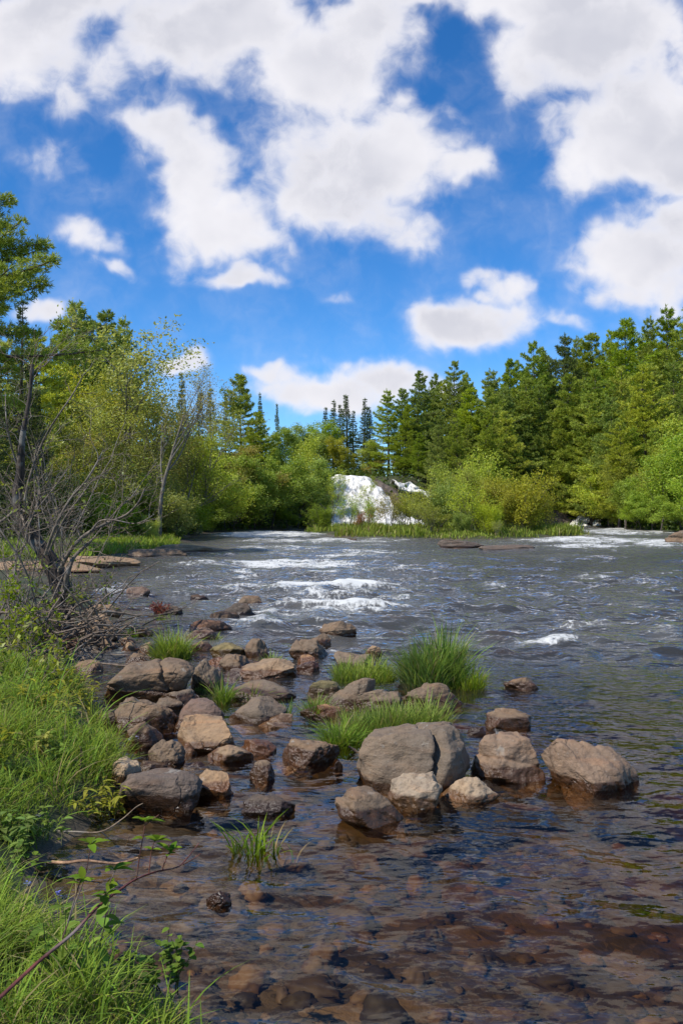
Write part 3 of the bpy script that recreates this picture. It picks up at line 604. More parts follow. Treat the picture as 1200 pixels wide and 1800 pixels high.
def conifer(seed, H=20., Rm=3.2, base=.16, gap=.62, per=5, dens=1., droop=-.05, flat=.16, profile='pine', tuft=.34, k=6, wid=.06):
    rng = np.random.default_rng(seed)
    tr, rad = grow(rng, (0, 0, -.6), (0, 0, 1), H + .4, H * .012 + .04, 14, .012, .1, .06)
    paths = [(tr, rad)]; C, D = [], []
    z = H * base; a0 = rng.uniform(0, 6.28); lop = .2 if profile == 'near' else rng.uniform(0, 6.28)
    while z < H * .985:
        t = (z / H - base) / (1 - base)
        if profile == 'pine': Lz = Rm * (1 - t) ** .74 * (.62 + .38 * min(1, t * 4 + .3)) * rng.uniform(.66, 1.2) + .25
        elif profile == 'spruce': Lz = Rm * (1 - t) ** .9 * rng.uniform(.8, 1.1)
        else: Lz = Rm * (.55 + .45 * math.sin(min(1, t * 1.3) * 3.14)) * (1 - t) ** .4 * rng.uniform(.6, 1.2)
        c = np.array([np.interp(z, tr[:, 2], tr[:, i]) for i in range(3)])
        for j in range(per if t < .9 else 4):
            a = a0 + j * 2 * math.pi / per + rng.normal() * .3; L = max(.25, Lz * rng.uniform(.5, 1.15) * (1.3 if rng.uniform() < .10 else 1) * (1 + .22 * math.cos(a - lop)))
            if profile == 'pine' and rng.uniform() < .10: continue
            el = droop + .55 * t + rng.normal() * .10
            d = np.array((math.cos(a) * math.cos(el), math.sin(a) * math.cos(el), math.sin(el)))
            pts, rr = grow(rng, c, d, L, .012 * L + .012, 5, .07, .05 if profile != 'spruce' else .07, .3); paths.append((pts, rr))
            n = max(4, int(L * 11 * dens)); f = rng.uniform(.18 if profile != 'near' else .38, 1.0, n) ** .75
            q = f * 5; i = np.minimum(q.astype(int), 4); P = pts[i] + (pts[i + 1] - pts[i]) * (q - i)[:, None]
            side = unit(np.cross(d, (0, 0, 1.))); w = L * .30 * np.sin(np.clip(f, 0, 1) * 2.7 + .2)
            so = rng.uniform(-1, 1, n); P = P + side * (so * w)[:, None] + np.array((0, 0, 1.)) * (rng.normal(size=n) * flat * .5 + .05)[:, None]
            C.append(P); D.append(unit(d + side * (so * .9)[:, None] + np.array((0, 0, .25))))
        a0 += rng.uniform(.4, 1.0); z += gap * (1.15 - .5 * t) * rng.uniform(.6, 1.5)
    C.append(np.array([[*tr[-1][:2], H - .12 * i] for i in range(5)])); D.append(np.tile((0, 0, 1.), (5, 1)))
    tv, tf = tubes(paths, 6); nv, nf = needles(rng, np.concatenate(C), np.concatenate(D), tuft, wid, k)
    return tv, tf, nv, nf
def broadleaf(seed, H=12., Rm=3., stems=1, levels=3, kids=(9, 6, 4), leaf=.13, per=9, spread=(.45, 1.0), clump=.30, trunk_r=.12, lean=.1, up=.06, start=.3, lenf=.52):
    rng = np.random.default_rng(seed); paths, ends = [], []
    for s in range(stems):
        a = rng.uniform(0, 6.28); ln = lean * rng.uniform(.4, 1.2) * (1 if stems == 1 else 3)
        b = np.array((math.cos(a), math.sin(a), 0)) * (.0 if stems == 1 else .25)
        p, e = branchy(rng, b + (0, 0, -.3), (math.cos(a) * ln, math.sin(a) * ln, 1), H * .8 * rng.uniform(.75, 1.05), trunk_r * rng.uniform(.7, 1), levels, kids, spread, .10, up, lenf, start)
        paths += p; ends += e
    E = np.array([e[0] for e in ends]); k = max(1, per)
    z = E[:, 2].max(); s = H / z; E = E * s; paths = [(p * s, r) for p, r in paths]
    dens = rng.uniform(.3, 1.7, len(E)); n = np.maximum(1, (k * dens).astype(int))
    P = np.repeat(E, n, 0) + rng.normal(size=(n.sum(), 3)) * clump
    P = P[P[:, 2] > .05]
    tv, tf = tubes(paths, 5); lv, lf = leaves(rng, P, leaf)
    return tv, tf, lv, lf
# ------------------------------------------------------------------ tree kinds: meshes shared by all copies
KINDS = {}
def kind(name, H, parts, leafmat, leafname='crown'):
    tv, tf, lv, lf = parts
    KINDS[name] = (H, mesh(name + '_trunk', tv, tf, MAT_BARK), mesh(name + '_' + leafname, lv, lf, leafmat, False), leafname)
for i in range(5): kind('white_pine%d' % i, 20., conifer(10 + i, 20, 4.9 + .3 * i, .08 + .05 * (i % 3), .86, 6, 1.5, -.02, .10, tuft=.42, k=7, wid=.075), MAT_NEEDLE)
for i in range(3): kind('spruce%d' % i, 18., conifer(30 + i, 18, 2.1 + .2 * i, .06, .46, 6, 1.2, -.28, .12, 'spruce', .28, 6, .05), MAT_NEEDLE)
for i in range(4): kind('maple%d' % i, 12., broadleaf(50 + i, 12, 3, 1, 3, (13, 6, 4), .125, 13, clump=.34, start=.12), MAT_LEAF)
for i in range(3): kind('budding%d' % i, 12., broadleaf(65 + i, 12, 3, 2, 3, (12, 6, 4), .085, 5, (.35, .9), .32, .10, .07, start=.15), MAT_LEAF)
for i in range(2): kind('birch%d' % i, 14., broadleaf(60 + i, 14, 2.4, 1, 3, (12, 5, 4), .10, 5, (.3, .8), .26, .13), MAT_LEAF)
for i in range(4): kind('willow%d' % i, 5., broadleaf(70 + i, 5, 2.2, 8, 2, (11, 5), .08, 9, (.3, .8), .24, .045, .12, start=.06), MAT_LEAF)
for i in range(2): kind('thin_bush%d' % i, 4.5, broadleaf(80 + i, 4.5, 2.2, 7, 2, (8, 5), .06, 4, (.25, .7), .16, .035, .10), MAT_LEAF)
kind('bare_tree0', 13., broadleaf(91, 13, 3, 1, 4, (7, 6, 5, 4), .055, 1, (.35, .85), .2, .20, .1, .10, .38, .5), MAT_LEAF)
kind('bare_tree1', 10., broadleaf(92, 10, 2, 1, 3, (9, 6, 5), .055, 1, (.35, .85), .2, .10, .2, .08), MAT_LEAF)
GREEN = {'pine': (.25, .32, .048), 'pine2': (.325, .385, .056), 'pinel': (.43, .46, .07), 'spruce': (.10, .135, .032), 'spruce2': (.15, .195, .036), 'lime': (.44, .50, .075), 'green': (.30, .385, .060),
         'olive': (.36, .385, .075), 'yellow': (.45, .435, .075), 'brown': (.38, .33, .10), 'grey': (.36, .37, .12), 'fresh': (.36, .475, .065), 'rust': (.30, .14, .05)}
BARK = {'dark': (.075, .060, .048), 'grey': (.16, .145, .125), 'silver': (.27, .25, .22), 'brown': (.105, .080, .058)}
TRNG = np.random.default_rng(5)
def tree(kindname, px, top, Y, label, cat='tree', tint='pine', bark='dark', wide=1., group=None, name=None, zoff=-.05, height=None):
    """trunk line at pixel column px, top at pixel row top, standing Y metres away"""
    H, tm, lm, ln = KINDS[kindname]
    x = (px - 600) / 1500 * Y
    while max(sdist(np.array([x]), np.array([Y]), LEFT)[0], sdist(np.array([x]), np.array([Y]), ISLE)[0] + (.4 if Y < 60 else 0)) < .3 and px < 1300: Y += 1.5; x = (px - 600) / 1500 * Y
    z = hz(x, Y); h = height or (CH + (900 - top) / 1500 * Y - z)
    nm = name or kindname.rstrip('0123456789') + ('' if 'bush' in kindname or 'tree' in kindname else '_tree')
    o = link(nm, None, None, (x, Y, z + zoff), (0, 0, TRNG.uniform(0, 6.28))); o.scale = (h / H * wide, h / H * wide, h / H)
    o.empty_display_size = .2; tag(o, label, cat, group)
    a = link('trunk' if cat == 'tree' else 'stems', tm, o); a.color = (*BARK[bark], 1)
    j = TRNG.uniform(.86, 1.14); b = link(ln, lm, o); b.color = (*[min(1, q * j) for q in GREEN[tint]], 1)
    return o
# ------------------------------------------------------------------ forest: skyline trees that can be told apart
P_ = lambda i: 'white_pine%d' % (i % 5)
def many(rows):
    for r in rows: tree(*r[:5], **(r[5] if len(r) > 5 else {}))
G_R = dict(group='pines along the skyline of the right hillside'); G_C = dict(group='conifers along the middle skyline')
many([
 (P_(0), 683, 684, 122, 'full round-shouldered pine right of the dark spruce cluster', dict(tint='pine2', wide=1.25, **G_R)),
 (P_(1), 733, 654, 130, 'tall pine left of a twin on the skyline, right of the round-shouldered pine', dict(tint='pine', **G_R)),
 (P_(3), 758, 658, 134, 'narrow twin pine standing against a white cloud on the skyline', dict(tint='pine', wide=.8, **G_R)),
 (P_(2), 799, 637, 128, 'tall ragged pine where the right hillside skyline starts to climb', dict(tint='pine2', **G_R)),
 (P_(4), 826, 655, 138, 'thin pine just right of the tall ragged pine on the skyline', dict(tint='pine2', wide=.8, **G_R)),
 (P_(0), 862, 648, 132, 'broad pine below a gap in the climbing skyline', dict(tint='pine2', wide=1.1, **G_R)),
 (P_(1), 894, 634, 140, 'pine with thin pointed top in the middle of the climbing skyline', dict(tint='pine', wide=.9, **G_R)),
 (P_(2), 936, 604, 135, 'dark pine that steps the skyline up above its left neighbours', dict(tint='pine', **G_R)),
 (P_(3), 959, 611, 142, 'slim pine between two dark pines on the skyline', dict(tint='pine2', wide=.75, **G_R)),
 (P_(4), 985, 587, 138, 'darkest tall pine on the right hillside skyline', dict(tint='spruce2', **G_R)),
 (P_(0), 1012, 591, 146, 'pine behind the darkest tall pine on the skyline', dict(tint='pine2', wide=.85, **G_R)),
 (P_(1), 1042, 586, 142, 'full light pine below the cloud edge on the right hillside', dict(tint='pine2', wide=1.05, **G_R)),
 (P_(2), 1070, 584, 148, 'small pine top beside the broad rounded pine on the skyline', dict(tint='pine2', wide=.8, **G_R)),
 (P_(3), 1100, 559, 132, 'broad rounded pine with twin tips high on the right skyline', dict(tint='pine', wide=1.2, **G_R)),
 (P_(4), 1146, 556, 142, 'small pine left of the highest pine on the skyline', dict(tint='pine2', wide=.8, **G_R)),
 (P_(0), 1175, 537, 136, 'highest pine on the right hillside with layered flat top', dict(tint='pine', **G_R)),
 (P_(2), 1208, 545, 132, 'pine cut by the right edge beside the highest pine', dict(tint='pine2', wide=1.1, **G_R)),
 (P_(1), 426, 659, 103, 'tall pine with whorled branches standing alone above the left-centre trees', dict(tint='pine2', wide=1.2, **G_C)),
 ('spruce0', 396, 690, 108, 'dark conifer just left of the lone tall pine', dict(tint='spruce2', wide=1.1, **G_C)),
 ('spruce1', 461, 690, 112, 'dark conifer just right of the lone tall pine', dict(tint='spruce2', wide=1.0, **G_C)),
 ('spruce2', 489, 709, 118, 'small pointed spruce on the lowest part of the skyline', dict(tint='spruce2', wide=.8, **G_C)),
 (P_(3), 448, 724, 98, 'bushy light pine in front of the lone tall pine', dict(tint='pine2', wide=1.3, **G_C)),
 ('spruce1', 366, 680, 92, 'small dark spruce top right of the bare twin-trunked tree', dict(tint='spruce2', wide=1.2, **G_C)),
 ('spruce0', 321, 656, 88, 'pointed spruce top behind the bare twin-trunked tree', dict(tint='spruce2', wide=1.0, **G_C)),
 ('spruce2', 345, 690, 95, 'lower spruce between two spruce tops behind the bare tree', dict(tint='spruce', wide=1.1, **G_C)),
])
GS = dict(group='far spruces above the waterfall', bark='dark')
for i, (px, top, lab) in enumerate([(572, 716, 'leftmost far spruce, grey and thin, in the row above the waterfall'), (586, 704, 'second thin far spruce from the left above the waterfall'),
    (612, 693, 'tallest thin dark spruce above the waterfall'), (598, 712, 'short far spruce between two thin ones above the waterfall'), (637, 699, 'slim far spruce with a gap on its left, above the waterfall'),
    (651, 716, 'rightmost far spruce in the row above the waterfall'), (622, 722, 'low dark spruce filling the middle of the far row')]):
    tree('spruce%d' % (i % 3), px, top, 165 + 3 * i, lab, tint='spruce', wide=1.5, **GS)
GL = dict(group='pines behind the left bank')
many([
 (P_(2), 135, 534, 84, 'tallest pine behind the left bank, right of the near pine', dict(tint='pine2', **GL)),
 (P_(3), 160, 548, 88, 'dark thin pine in the group behind the left bank', dict(tint='pine', wide=.8, **GL)),
 (P_(1), 182, 546, 86, 'dark layered pine beside the leafy tall tree', dict(tint='pine', wide=.85, **GL)),
 (P_(0), 213, 558, 90, 'pine top peeping over the leafy tall tree', dict(tint='pine2', wide=.9, **GL)),
 (P_(4), 108, 560, 80, 'pine between the near pine and the tallest left pine', dict(tint='pine2', **GL)),
 (P_(0), 60, 585, 60, 'yellowish drooping pine low behind the near pine', dict(tint='pinel', wide=1.3, **GL)),
 (P_(2), 12, 600, 52, 'yellowish drooping pine at the left edge', dict(tint='pinel', wide=1.3, **GL)),
 ('spruce1', 30, 520, 47, 'dark thin-topped spruce behind the near pine', dict(tint='spruce', wide=1.2, **GL)),
 ('spruce0', -10, 600, 45, 'dark spruce cut by the left edge', dict(tint='spruce', wide=1.3, **GL)),
 ('spruce2', 70, 680, 49, 'low dark spruce in the shade of the left bank', dict(tint='spruce', wide=1.4, **GL)),
 ('birch0', 243, 562, 66, 'tall tree with pale fresh leaves left of the bare tree', dict(tint='grey', bark='grey', wide=1.35)),
 ('birch1', 296, 600, 70, 'smaller fresh-leaved tree behind the bare tree', dict(tint='olive', bark='grey', wide=1.2)),
 ('bare_tree0', 279, 622, 57, 'bare twin-trunked grey tree on the left bank', dict(tint='brown', bark='grey', name='bare_tree', wide=1.15)),
 ('bare_tree1', 352, 660, 68, 'leafless thin tree leaning over the river bend', dict(tint='brown', bark='grey', name='bare_tree')),
])
# the pines packed on the hillside below the skyline
rows = []
HS = dict(group='pines packed on the right hillside')
rng = np.random.default_rng(77)
for Y, y0, y1, px0, px1, n in ((121, 722, 622, 690, 1225, 17), (113, 762, 675, 720, 1235, 17), (104, 800, 740, 860, 1225, 8), (158, 690, 592, 690, 1240, 15)):
    for i in range(n):
        f = (i + rng.uniform(.2, .8)) / n; px = px0 + (px1 - px0) * f; top = y0 + (y1 - y0) * f + rng.normal() * 12
        far = Y > 150
        tree(P_(int(rng.integers(5))), px, top, Y + rng.uniform(-3, 3), ['pine packed among others on the right hillside, below the skyline', 'far pine showing only between the skyline pines'][far], tint=['pine', 'pine2', 'pine2', 'pinel', 'pine'][int(rng.integers(5))],
             wide=rng.uniform(.95, 1.25), group=['pines packed on the right hillside', 'far pines behind the right skyline'][far])
many([
 (P_(3), 1130, 640, 108, 'tall pale yellow-green pine on the right slope', dict(tint='pinel', wide=1.2)),
 (P_(0), 1040, 712, 102, 'pale drooping pine below the right skyline, left of the yellow-green pine', dict(tint='pinel', wide=1.3)),
 (P_(2), 1088, 742, 98, 'low pale pine in front of the yellow-green pine', dict(tint='pinel', wide=1.25)),
 (P_(1), 942, 768, 135, 'small pale pine at the foot of the dark pines above the cascade', dict(tint='pine2', wide=1.2)),
 ('spruce1', 905, 775, 118, 'small dark spruce at the foot of the hillside pines', dict(tint='spruce2', wide=1.2)),
])
# broadleaf trees and bushes on the shores
RS = dict(bark='dark', group='fresh leafy trees stepping down the right slope')
for r in [('maple0', 1078, 785, 106, 'yellow-green leafy tree halfway down the right slope, left of the pale pines', 'lime', 1.3), ('maple1', 1118, 782, 109, 'olive leafy tree in the middle of the right slope', 'olive', 1.3),
          ('maple2', 1150, 800, 94, 'leafy yellow-green tree in front of the right slope pines', 'lime', 1.3), ('maple3', 1078, 852, 110, 'low leafy tree right of the little cascade', 'fresh', 1.1),
          ('maple0', 1088, 868, 103, 'low yellow-green tree at the right shore below the dead grey tree', 'lime', 1.6), ('maple1', 1172, 738, 100, 'pale leafy tree behind the tallest right-shore tree', 'lime', 1.2),
          ('maple2', 1035, 790, 125, 'olive leafy tree at the foot of the dark pines, above the little cascade', 'olive', 1.3), ('maple3', 1125, 872, 92, 'low fresh bushy tree between the right-shore trees', 'fresh', 1.6)]:
    tree(*r[:5], tint=r[5], wide=r[6], **RS)
GB = dict(cat='tree', bark='dark')
M_ = lambda i: 'maple%d' % (i % 4)
many([
 (M_(0), 1195, 716, 84, 'bright green leafy tree at the right edge, tallest of the right shore', dict(tint='fresh', wide=1.35, **GB)),
 (M_(1), 1160, 770, 82, 'bright green rounded tree left of the tallest right-shore tree', dict(tint='fresh', wide=1.3, **GB)),
 (M_(2), 1222, 800, 76, 'bright green tree cut by the right edge', dict(tint='fresh', wide=1.4, **GB)),
 (M_(3), 1100, 800, 98, 'olive leafy tree left of the bright green right-shore trees', dict(tint='olive', wide=1.05, **GB)),
 (M_(0), 1052, 822, 122, 'olive tree above the little right cascade', dict(tint='olive', wide=1.3, **GB)),
 (M_(1), 1004, 838, 138, 'green bushy tree overhanging the right cascade', dict(tint='green', wide=1.3, **GB)),
 (M_(2), 1118, 840, 94, 'dark green tree low over the right rapids', dict(tint='green', wide=1.4, **GB)),
 ('bare_tree1', 1098, 830, 92, 'dead grey tree leaning at the right shore', dict(tint='brown', bark='silver', name='bare_tree')),
 (M_(3), 1146, 862, 85, 'low bright bush at the foot of the right-shore trees', dict(tint='fresh', wide=1.9, **GB)),
 (M_(0), 1198, 870, 77, 'low bright bush above the undercut rock at the right edge', dict(tint='fresh', wide=2., **GB)),
 (M_(1), 978, 866, 134, 'low olive tree behind the grey outcrop', dict(tint='olive', wide=1.5, **GB)),
])
LB = dict(group='leafy trees along the left shore', bark='dark')
many([
 (M_(0), 372, 775, 80, 'bright yellow-green tree at the river bend, left end of the leafy shore', dict(tint='lime', wide=1.4, **LB)),
 (M_(1), 410, 800, 84, 'green leafy tree right of the river-bend tree', dict(tint='green', wide=1.35, **LB)),
 (M_(2), 448, 788, 90, 'brownish budding tree in the leafy left shore', dict(tint='brown', wide=1.3, **LB)),
 (M_(3), 478, 800, 88, 'green tree with a dark hollow below it on the left shore', dict(tint='green', wide=1.3, **LB)),
 (M_(0), 522, 808, 92, 'fresh green tree hanging over the shaded river mouth', dict(tint='fresh', wide=1.3, **LB)),
 (M_(1), 540, 764, 98, 'taller yellow-green tree left of the waterfall', dict(tint='lime', wide=1.15, **LB)),
 (M_(2), 556, 838, 96, 'small green tree at the left edge of the waterfall', dict(tint='green', wide=1.2, **LB)),
 (M_(3), 600, 768, 122, 'yellow budding tree above the waterfall lip', dict(tint='yellow', wide=1.3, **LB)),
 (M_(0), 640, 775, 126, 'yellow-green tree behind the waterfall lip', dict(tint='lime', wide=1.4, **LB)),
 (M_(1), 525, 748, 124, 'mid green tree on the low skyline above the river mouth', dict(tint='green', wide=1.4, **LB)),
 (M_(2), 490, 752, 118, 'green tree below the small pointed spruce', dict(tint='green', wide=1.5, **LB)),
 (M_(3), 556, 742, 140, 'far green tree left of the far spruce row', dict(tint='green', wide=1.5, **LB)),
 (M_(0), 655, 800, 122, 'brown budding tree right above the waterfall', dict(tint='brown', wide=1.6, **LB)),
 (M_(1), 700, 798, 128, 'olive-brown tree above the second cascade', dict(tint='brown', wide=1.6, **LB)),
 (M_(2), 735, 792, 118, 'green tree in front of the twin skyline pines', dict(tint='green', wide=1.5, **LB)),
 (M_(3), 778, 800, 118, 'green tree behind the left part of the island', dict(tint='green', wide=1.5, **LB)),
 (M_(0), 830, 812, 116, 'dark green tree behind the middle of the island', dict(tint='green', wide=1.5, **LB)),
 (M_(2), 395, 860, 76, 'low bright tree touching the water at the river bend', dict(tint='lime', wide=1.8, **LB)),
 (M_(3), 360, 845, 70, 'low green tree right of the bare twin-trunked tree', dict(tint='green', wide=1.7, **LB)),
 (M_(1), 440, 868, 85, 'low green tree beside a fallen pale branch on the left shore', dict(tint='green', wide=1.7, **LB)),
 (M_(0), 505, 880, 94, 'low dark tree over the shaded river mouth', dict(tint='green', wide=1.8, **LB)),
])
LM = dict(group='budding trees on the left bank', bark='grey')
many([
 ('budding2', 170, 652, 72, 'yellowish budding tree below the left pines', dict(tint='yellow', wide=1.15, **LM)),
 ('budding0', 205, 668, 64, 'olive budding tree left of the bare twin-trunked tree', dict(tint='olive', wide=1.2, **LM)),
 ('budding0', 236, 690, 70, 'brown-green budding tree behind the bare twin-trunked tree', dict(tint='brown', wide=1.2, **LM)),
 ('budding1', 318, 706, 72, 'olive tree right behind the bare twin-trunked tree', dict(tint='olive', wide=1.2, **LM)),
 ('budding2', 345, 742, 76, 'yellow-green tree left of the river bend', dict(tint='lime', wide=1.2, **LM)),
 ('budding0', 140, 700, 58, 'olive budding tree behind the bare bush', dict(tint='olive', wide=1.2, **LM)),
 ('budding0', 100, 740, 54, 'brownish budding tree behind the gnarled trunk', dict(tint='brown', wide=1.2, **LM)),
 ('budding1', 20, 790, 50, 'yellow-green low tree at the left edge behind the bush', dict(tint='lime', wide=1.5, **LM)),
 ('budding2', 270, 760, 66, 'olive low tree around the foot of the bare tree', dict(tint='olive', wide=1.4, **LM)),
 ('budding0', 190, 765, 60, 'olive-green low tree in the middle of the left bank', dict(tint='olive', wide=1.4, **LM)),
])
LW = dict(cat='bush', bark='grey', name='willow_bush', group='willow bushes on the left bank')
for i, (px, top, Y, ti, w, lab) in enumerate([
 (150, 815, 50, 'olive', 1.5, 'olive willow bush behind the long bare branch'), (205, 838, 51, 'green', 1.6, 'green willow bush in the middle of the left bank'),
 (250, 850, 53, 'green', 1.5, 'green willow bush left of the bare tree foot'), (300, 862, 52, 'olive', 1.5, 'grey-olive willow bush right of the bare tree foot'),
 (338, 872, 53, 'green', 1.5, 'willow bush leaning over the bedrock tongue'), (90, 830, 46, 'olive', 1.5, 'olive willow bush behind the gnarled trunk'),
 (35, 850, 44, 'green', 1.6, 'green willow bush at the left edge behind the bush'), (180, 870, 47, 'fresh', 1.4, 'low fresh bush above the shore grass'),
 (265, 905, 47, 'lime', .9, 'small yellow-green bush at the edge of the shore grass'), (360, 885, 60, 'green', 1.4, 'low bush at the bend over the water')]):
    tree('willow%d' % (i % 4), px, top, Y + 9, lab, tint=ti, wide=w, **LW)
IW = dict(cat='bush', bark='grey', group='bushes on the river island')
for i, (kd, px, top, Y, ti, w, lab) in enumerate([
 ('willow', 566, 884, 80, 'green', 1.1, 'green bush at the left end of the island'), ('thin_bush', 612, 868, 76, 'fresh', 1.1, 'fresh green bush in front of the waterfall, left side'),
 ('thin_bush', 648, 872, 74, 'fresh', 1.1, 'green bush in front of the middle of the waterfall'), ('thin_bush', 684, 862, 72, 'brown', 1.1, 'thin brownish bush at the right edge of the waterfall'),
 ('thin_bush', 716, 862, 72, 'olive', 1.5, 'thin olive bush between the waterfall and the island thicket'), ('thin_bush', 738, 848, 70, 'olive', 1.4, 'pale twiggy bush left of the island thicket'),
 ('willow', 772, 842, 70, 'green', .9, 'olive bush at the left of the island thicket'), ('willow', 803, 812, 72, 'lime', .75, 'tall yellow-green bush in the island thicket'),
 ('willow', 846, 792, 74, 'lime', .8, 'tallest yellow-green bush in the island thicket'), ('thin_bush', 822, 846, 66, 'lime', 1.2, 'twiggy olive bush in front of the tallest island bush'),
 ('willow', 874, 836, 70, 'yellow', .85, 'yellow bush in the right of the island thicket'), ('willow', 912, 828, 70, 'yellow', .95, 'golden yellow bush with a crooked dark stem'),
 ('willow', 938, 848, 73, 'yellow', .7, 'yellow bush at the right end of the island thicket'), ('willow', 858, 882, 64.5, 'lime', 1.0, 'low olive bush nearest the water on the island'),
 ('willow', 815, 896, 65, 'green', 1.1, 'low green bush above the brown ledge'), ('thin_bush', 760, 880, 66, 'olive', 1.5, 'low twiggy bush above the shore grass of the island'),
 ('thin_bush', 635, 893, 73, 'rust', 1.2, 'reddish twiggy bush before the waterfall'), ('thin_bush', 872, 912, 61.5, 'olive', 1.0, 'small bush on the ledge off the island')]):
    tree('%s%d' % (kd, i % (4 if kd == 'willow' else 2)), px, top, Y, lab, tint=ti, wide=w, name=kd if kd == 'thin_bush' else 'willow_bush', **IW)
many([
 ('bare_tree1', 832, 798, 71, 'thin dark bare tree rising through the island thicket', dict(tint='brown', bark='dark', name='bare_tree', wide=.9)),
 ('birch1', 650, 838, 76, 'slim young tree with dark stem in front of the waterfall', dict(tint='lime', bark='dark', wide=1.0)),
 ('birch0', 584, 815, 80, 'slim leafy tree at the left edge of the waterfall, on the island', dict(tint='lime', bark='dark', wide=.8)),
])
# ------------------------------------------------------------------ the big near pine at the left edge
def near_pine():
    tv, tf, nv, nf = conifer(7, 18.8, 4.7, .40, .40, 6, 2.6, -.10, .16, 'near', .27, 10, .036)
    Y = 36.; x = (-92 - 600) / 1500 * Y; z = hz(x, Y)
    o = link('white_pine_tree', None, None, (x, Y, z - .1)); tag(o, 'large near pine with flat layered branches reaching in from the left edge', 'tree')
    a = link('trunk', mesh('near_pine_trunk', tv, tf, MAT_BARK), o); a.color = (*BARK['brown'], 1)
    b = link('crown', mesh('near_pine_crown', nv, nf, MAT_NEEDLE, False), o); b.color = (*GREEN['pine2'], 1)
near_pine()
# ------------------------------------------------------------------ waterfall, cascades and the rock they run over
def white_water():
    m = bpy.data.materials.new('white water'); m.use_nodes = True; t = NT(m.node_tree); b = t.n['Principled BSDF']
    g = t.n.new('ShaderNodeNewGeometry'); P = g.outputs['Position']
    n = t.noise(t.vmath('MULTIPLY', P, (1.6, .6, .35)), 1.6, 7., .65, .4); n2 = t.noise(P, 5., 4., .6)
    c = t.mix(t.ramp(n, .30, .52), rgb(.36, .34, .30), rgb(.90, .87, .80))
    c = t.mix(t.ramp(t.math('MULTIPLY', n, n2), .16, .10, 0, .6), c, rgb(.20, .15, .10))
    t.set(b, 'Base_Color', c); t.set(b, 'Roughness', .55)
    t.set(b, 'Normal', t.node('ShaderNodeBump', Strength=.8, Distance=.25, Height=t.math('ADD', n, t.math('MULTIPLY', n2, .5)))); return m
MAT_WHITE = white_water()
def sheet(name, label, rows, n=60, m=40, thick=.5, cat='waterfall', seed=0.):
    """rows: (t, x left, x right, y, z) from lip to foot; a body of falling water with its own thickness"""
    rows = np.array(rows, float); t = np.linspace(rows[0, 0], rows[-1, 0], m); ip = lambda k: np.interp(t, rows[:, 0], rows[:, k])
    s = np.linspace(0, 1, n)[None, :]; xl, xr, y, z = [ip(k)[:, None] for k in (1, 2, 3, 4)]
    X = xl + (xr - xl) * s; jag = fbm(X * .0 + t[:, None] * 7, s * 0 + seed, 1., 3)
    X = X + .45 * jag * (s > .5) + .25 * fbm(t[:, None] * 9 + 0 * s, seed + 5 + 0 * s, 3., 2) * (s < .5)
    arc = np.clip(np.sin(s * math.pi) * 3, 0, 1)
    Y = y - thick * arc - .45 * fbm(X * .8, z * 1.1 + 0 * s, seed, 4) - .3 * np.abs(vnoise(X * 2.3, z * .7 + 0 * s, seed + 3))
    Z = z + .28 * fbm(X * .9, y * .9 + 0 * s, seed + 9, 3) + 0 * s
    Fr = np.stack([X, Y, Z], -1); Bk = np.stack([X, y + .9 + 0 * s, Z - .4], -1)
    i = np.arange(m * n).reshape(m, n); f = lambda i: np.stack([i[:-1, :-1], i[1:, :-1], i[1:, 1:], i[:-1, 1:]], -1).reshape(-1, 4)
    e = np.concatenate([i[0], i[1:, -1], i[-1, ::-1][1:], i[::-1, 0][1:]]); e2 = np.roll(e, -1); o = m * n
    F = np.concatenate([f(i), f(i)[:, ::-1] + o, np.stack([e, e2, e2 + o, e + o], -1)])
    return tag(link(name, mesh(name, np.concatenate([Fr.reshape(-1, 3), Bk.reshape(-1, 3)]), F, MAT_WHITE)), label, cat)
def at(px, py, Y): return ((px - 600) / 1500 * Y, Y, CH + (900 - py) / 1500 * Y)
def hitY(px, py):
    ys = np.linspace(60, 160, 2001); xs = (px - 600) / 1500 * ys; k = np.argmax(CH + (900 - py) / 1500 * ys < land_h(xs, ys)); return ys[k] if k else 150.
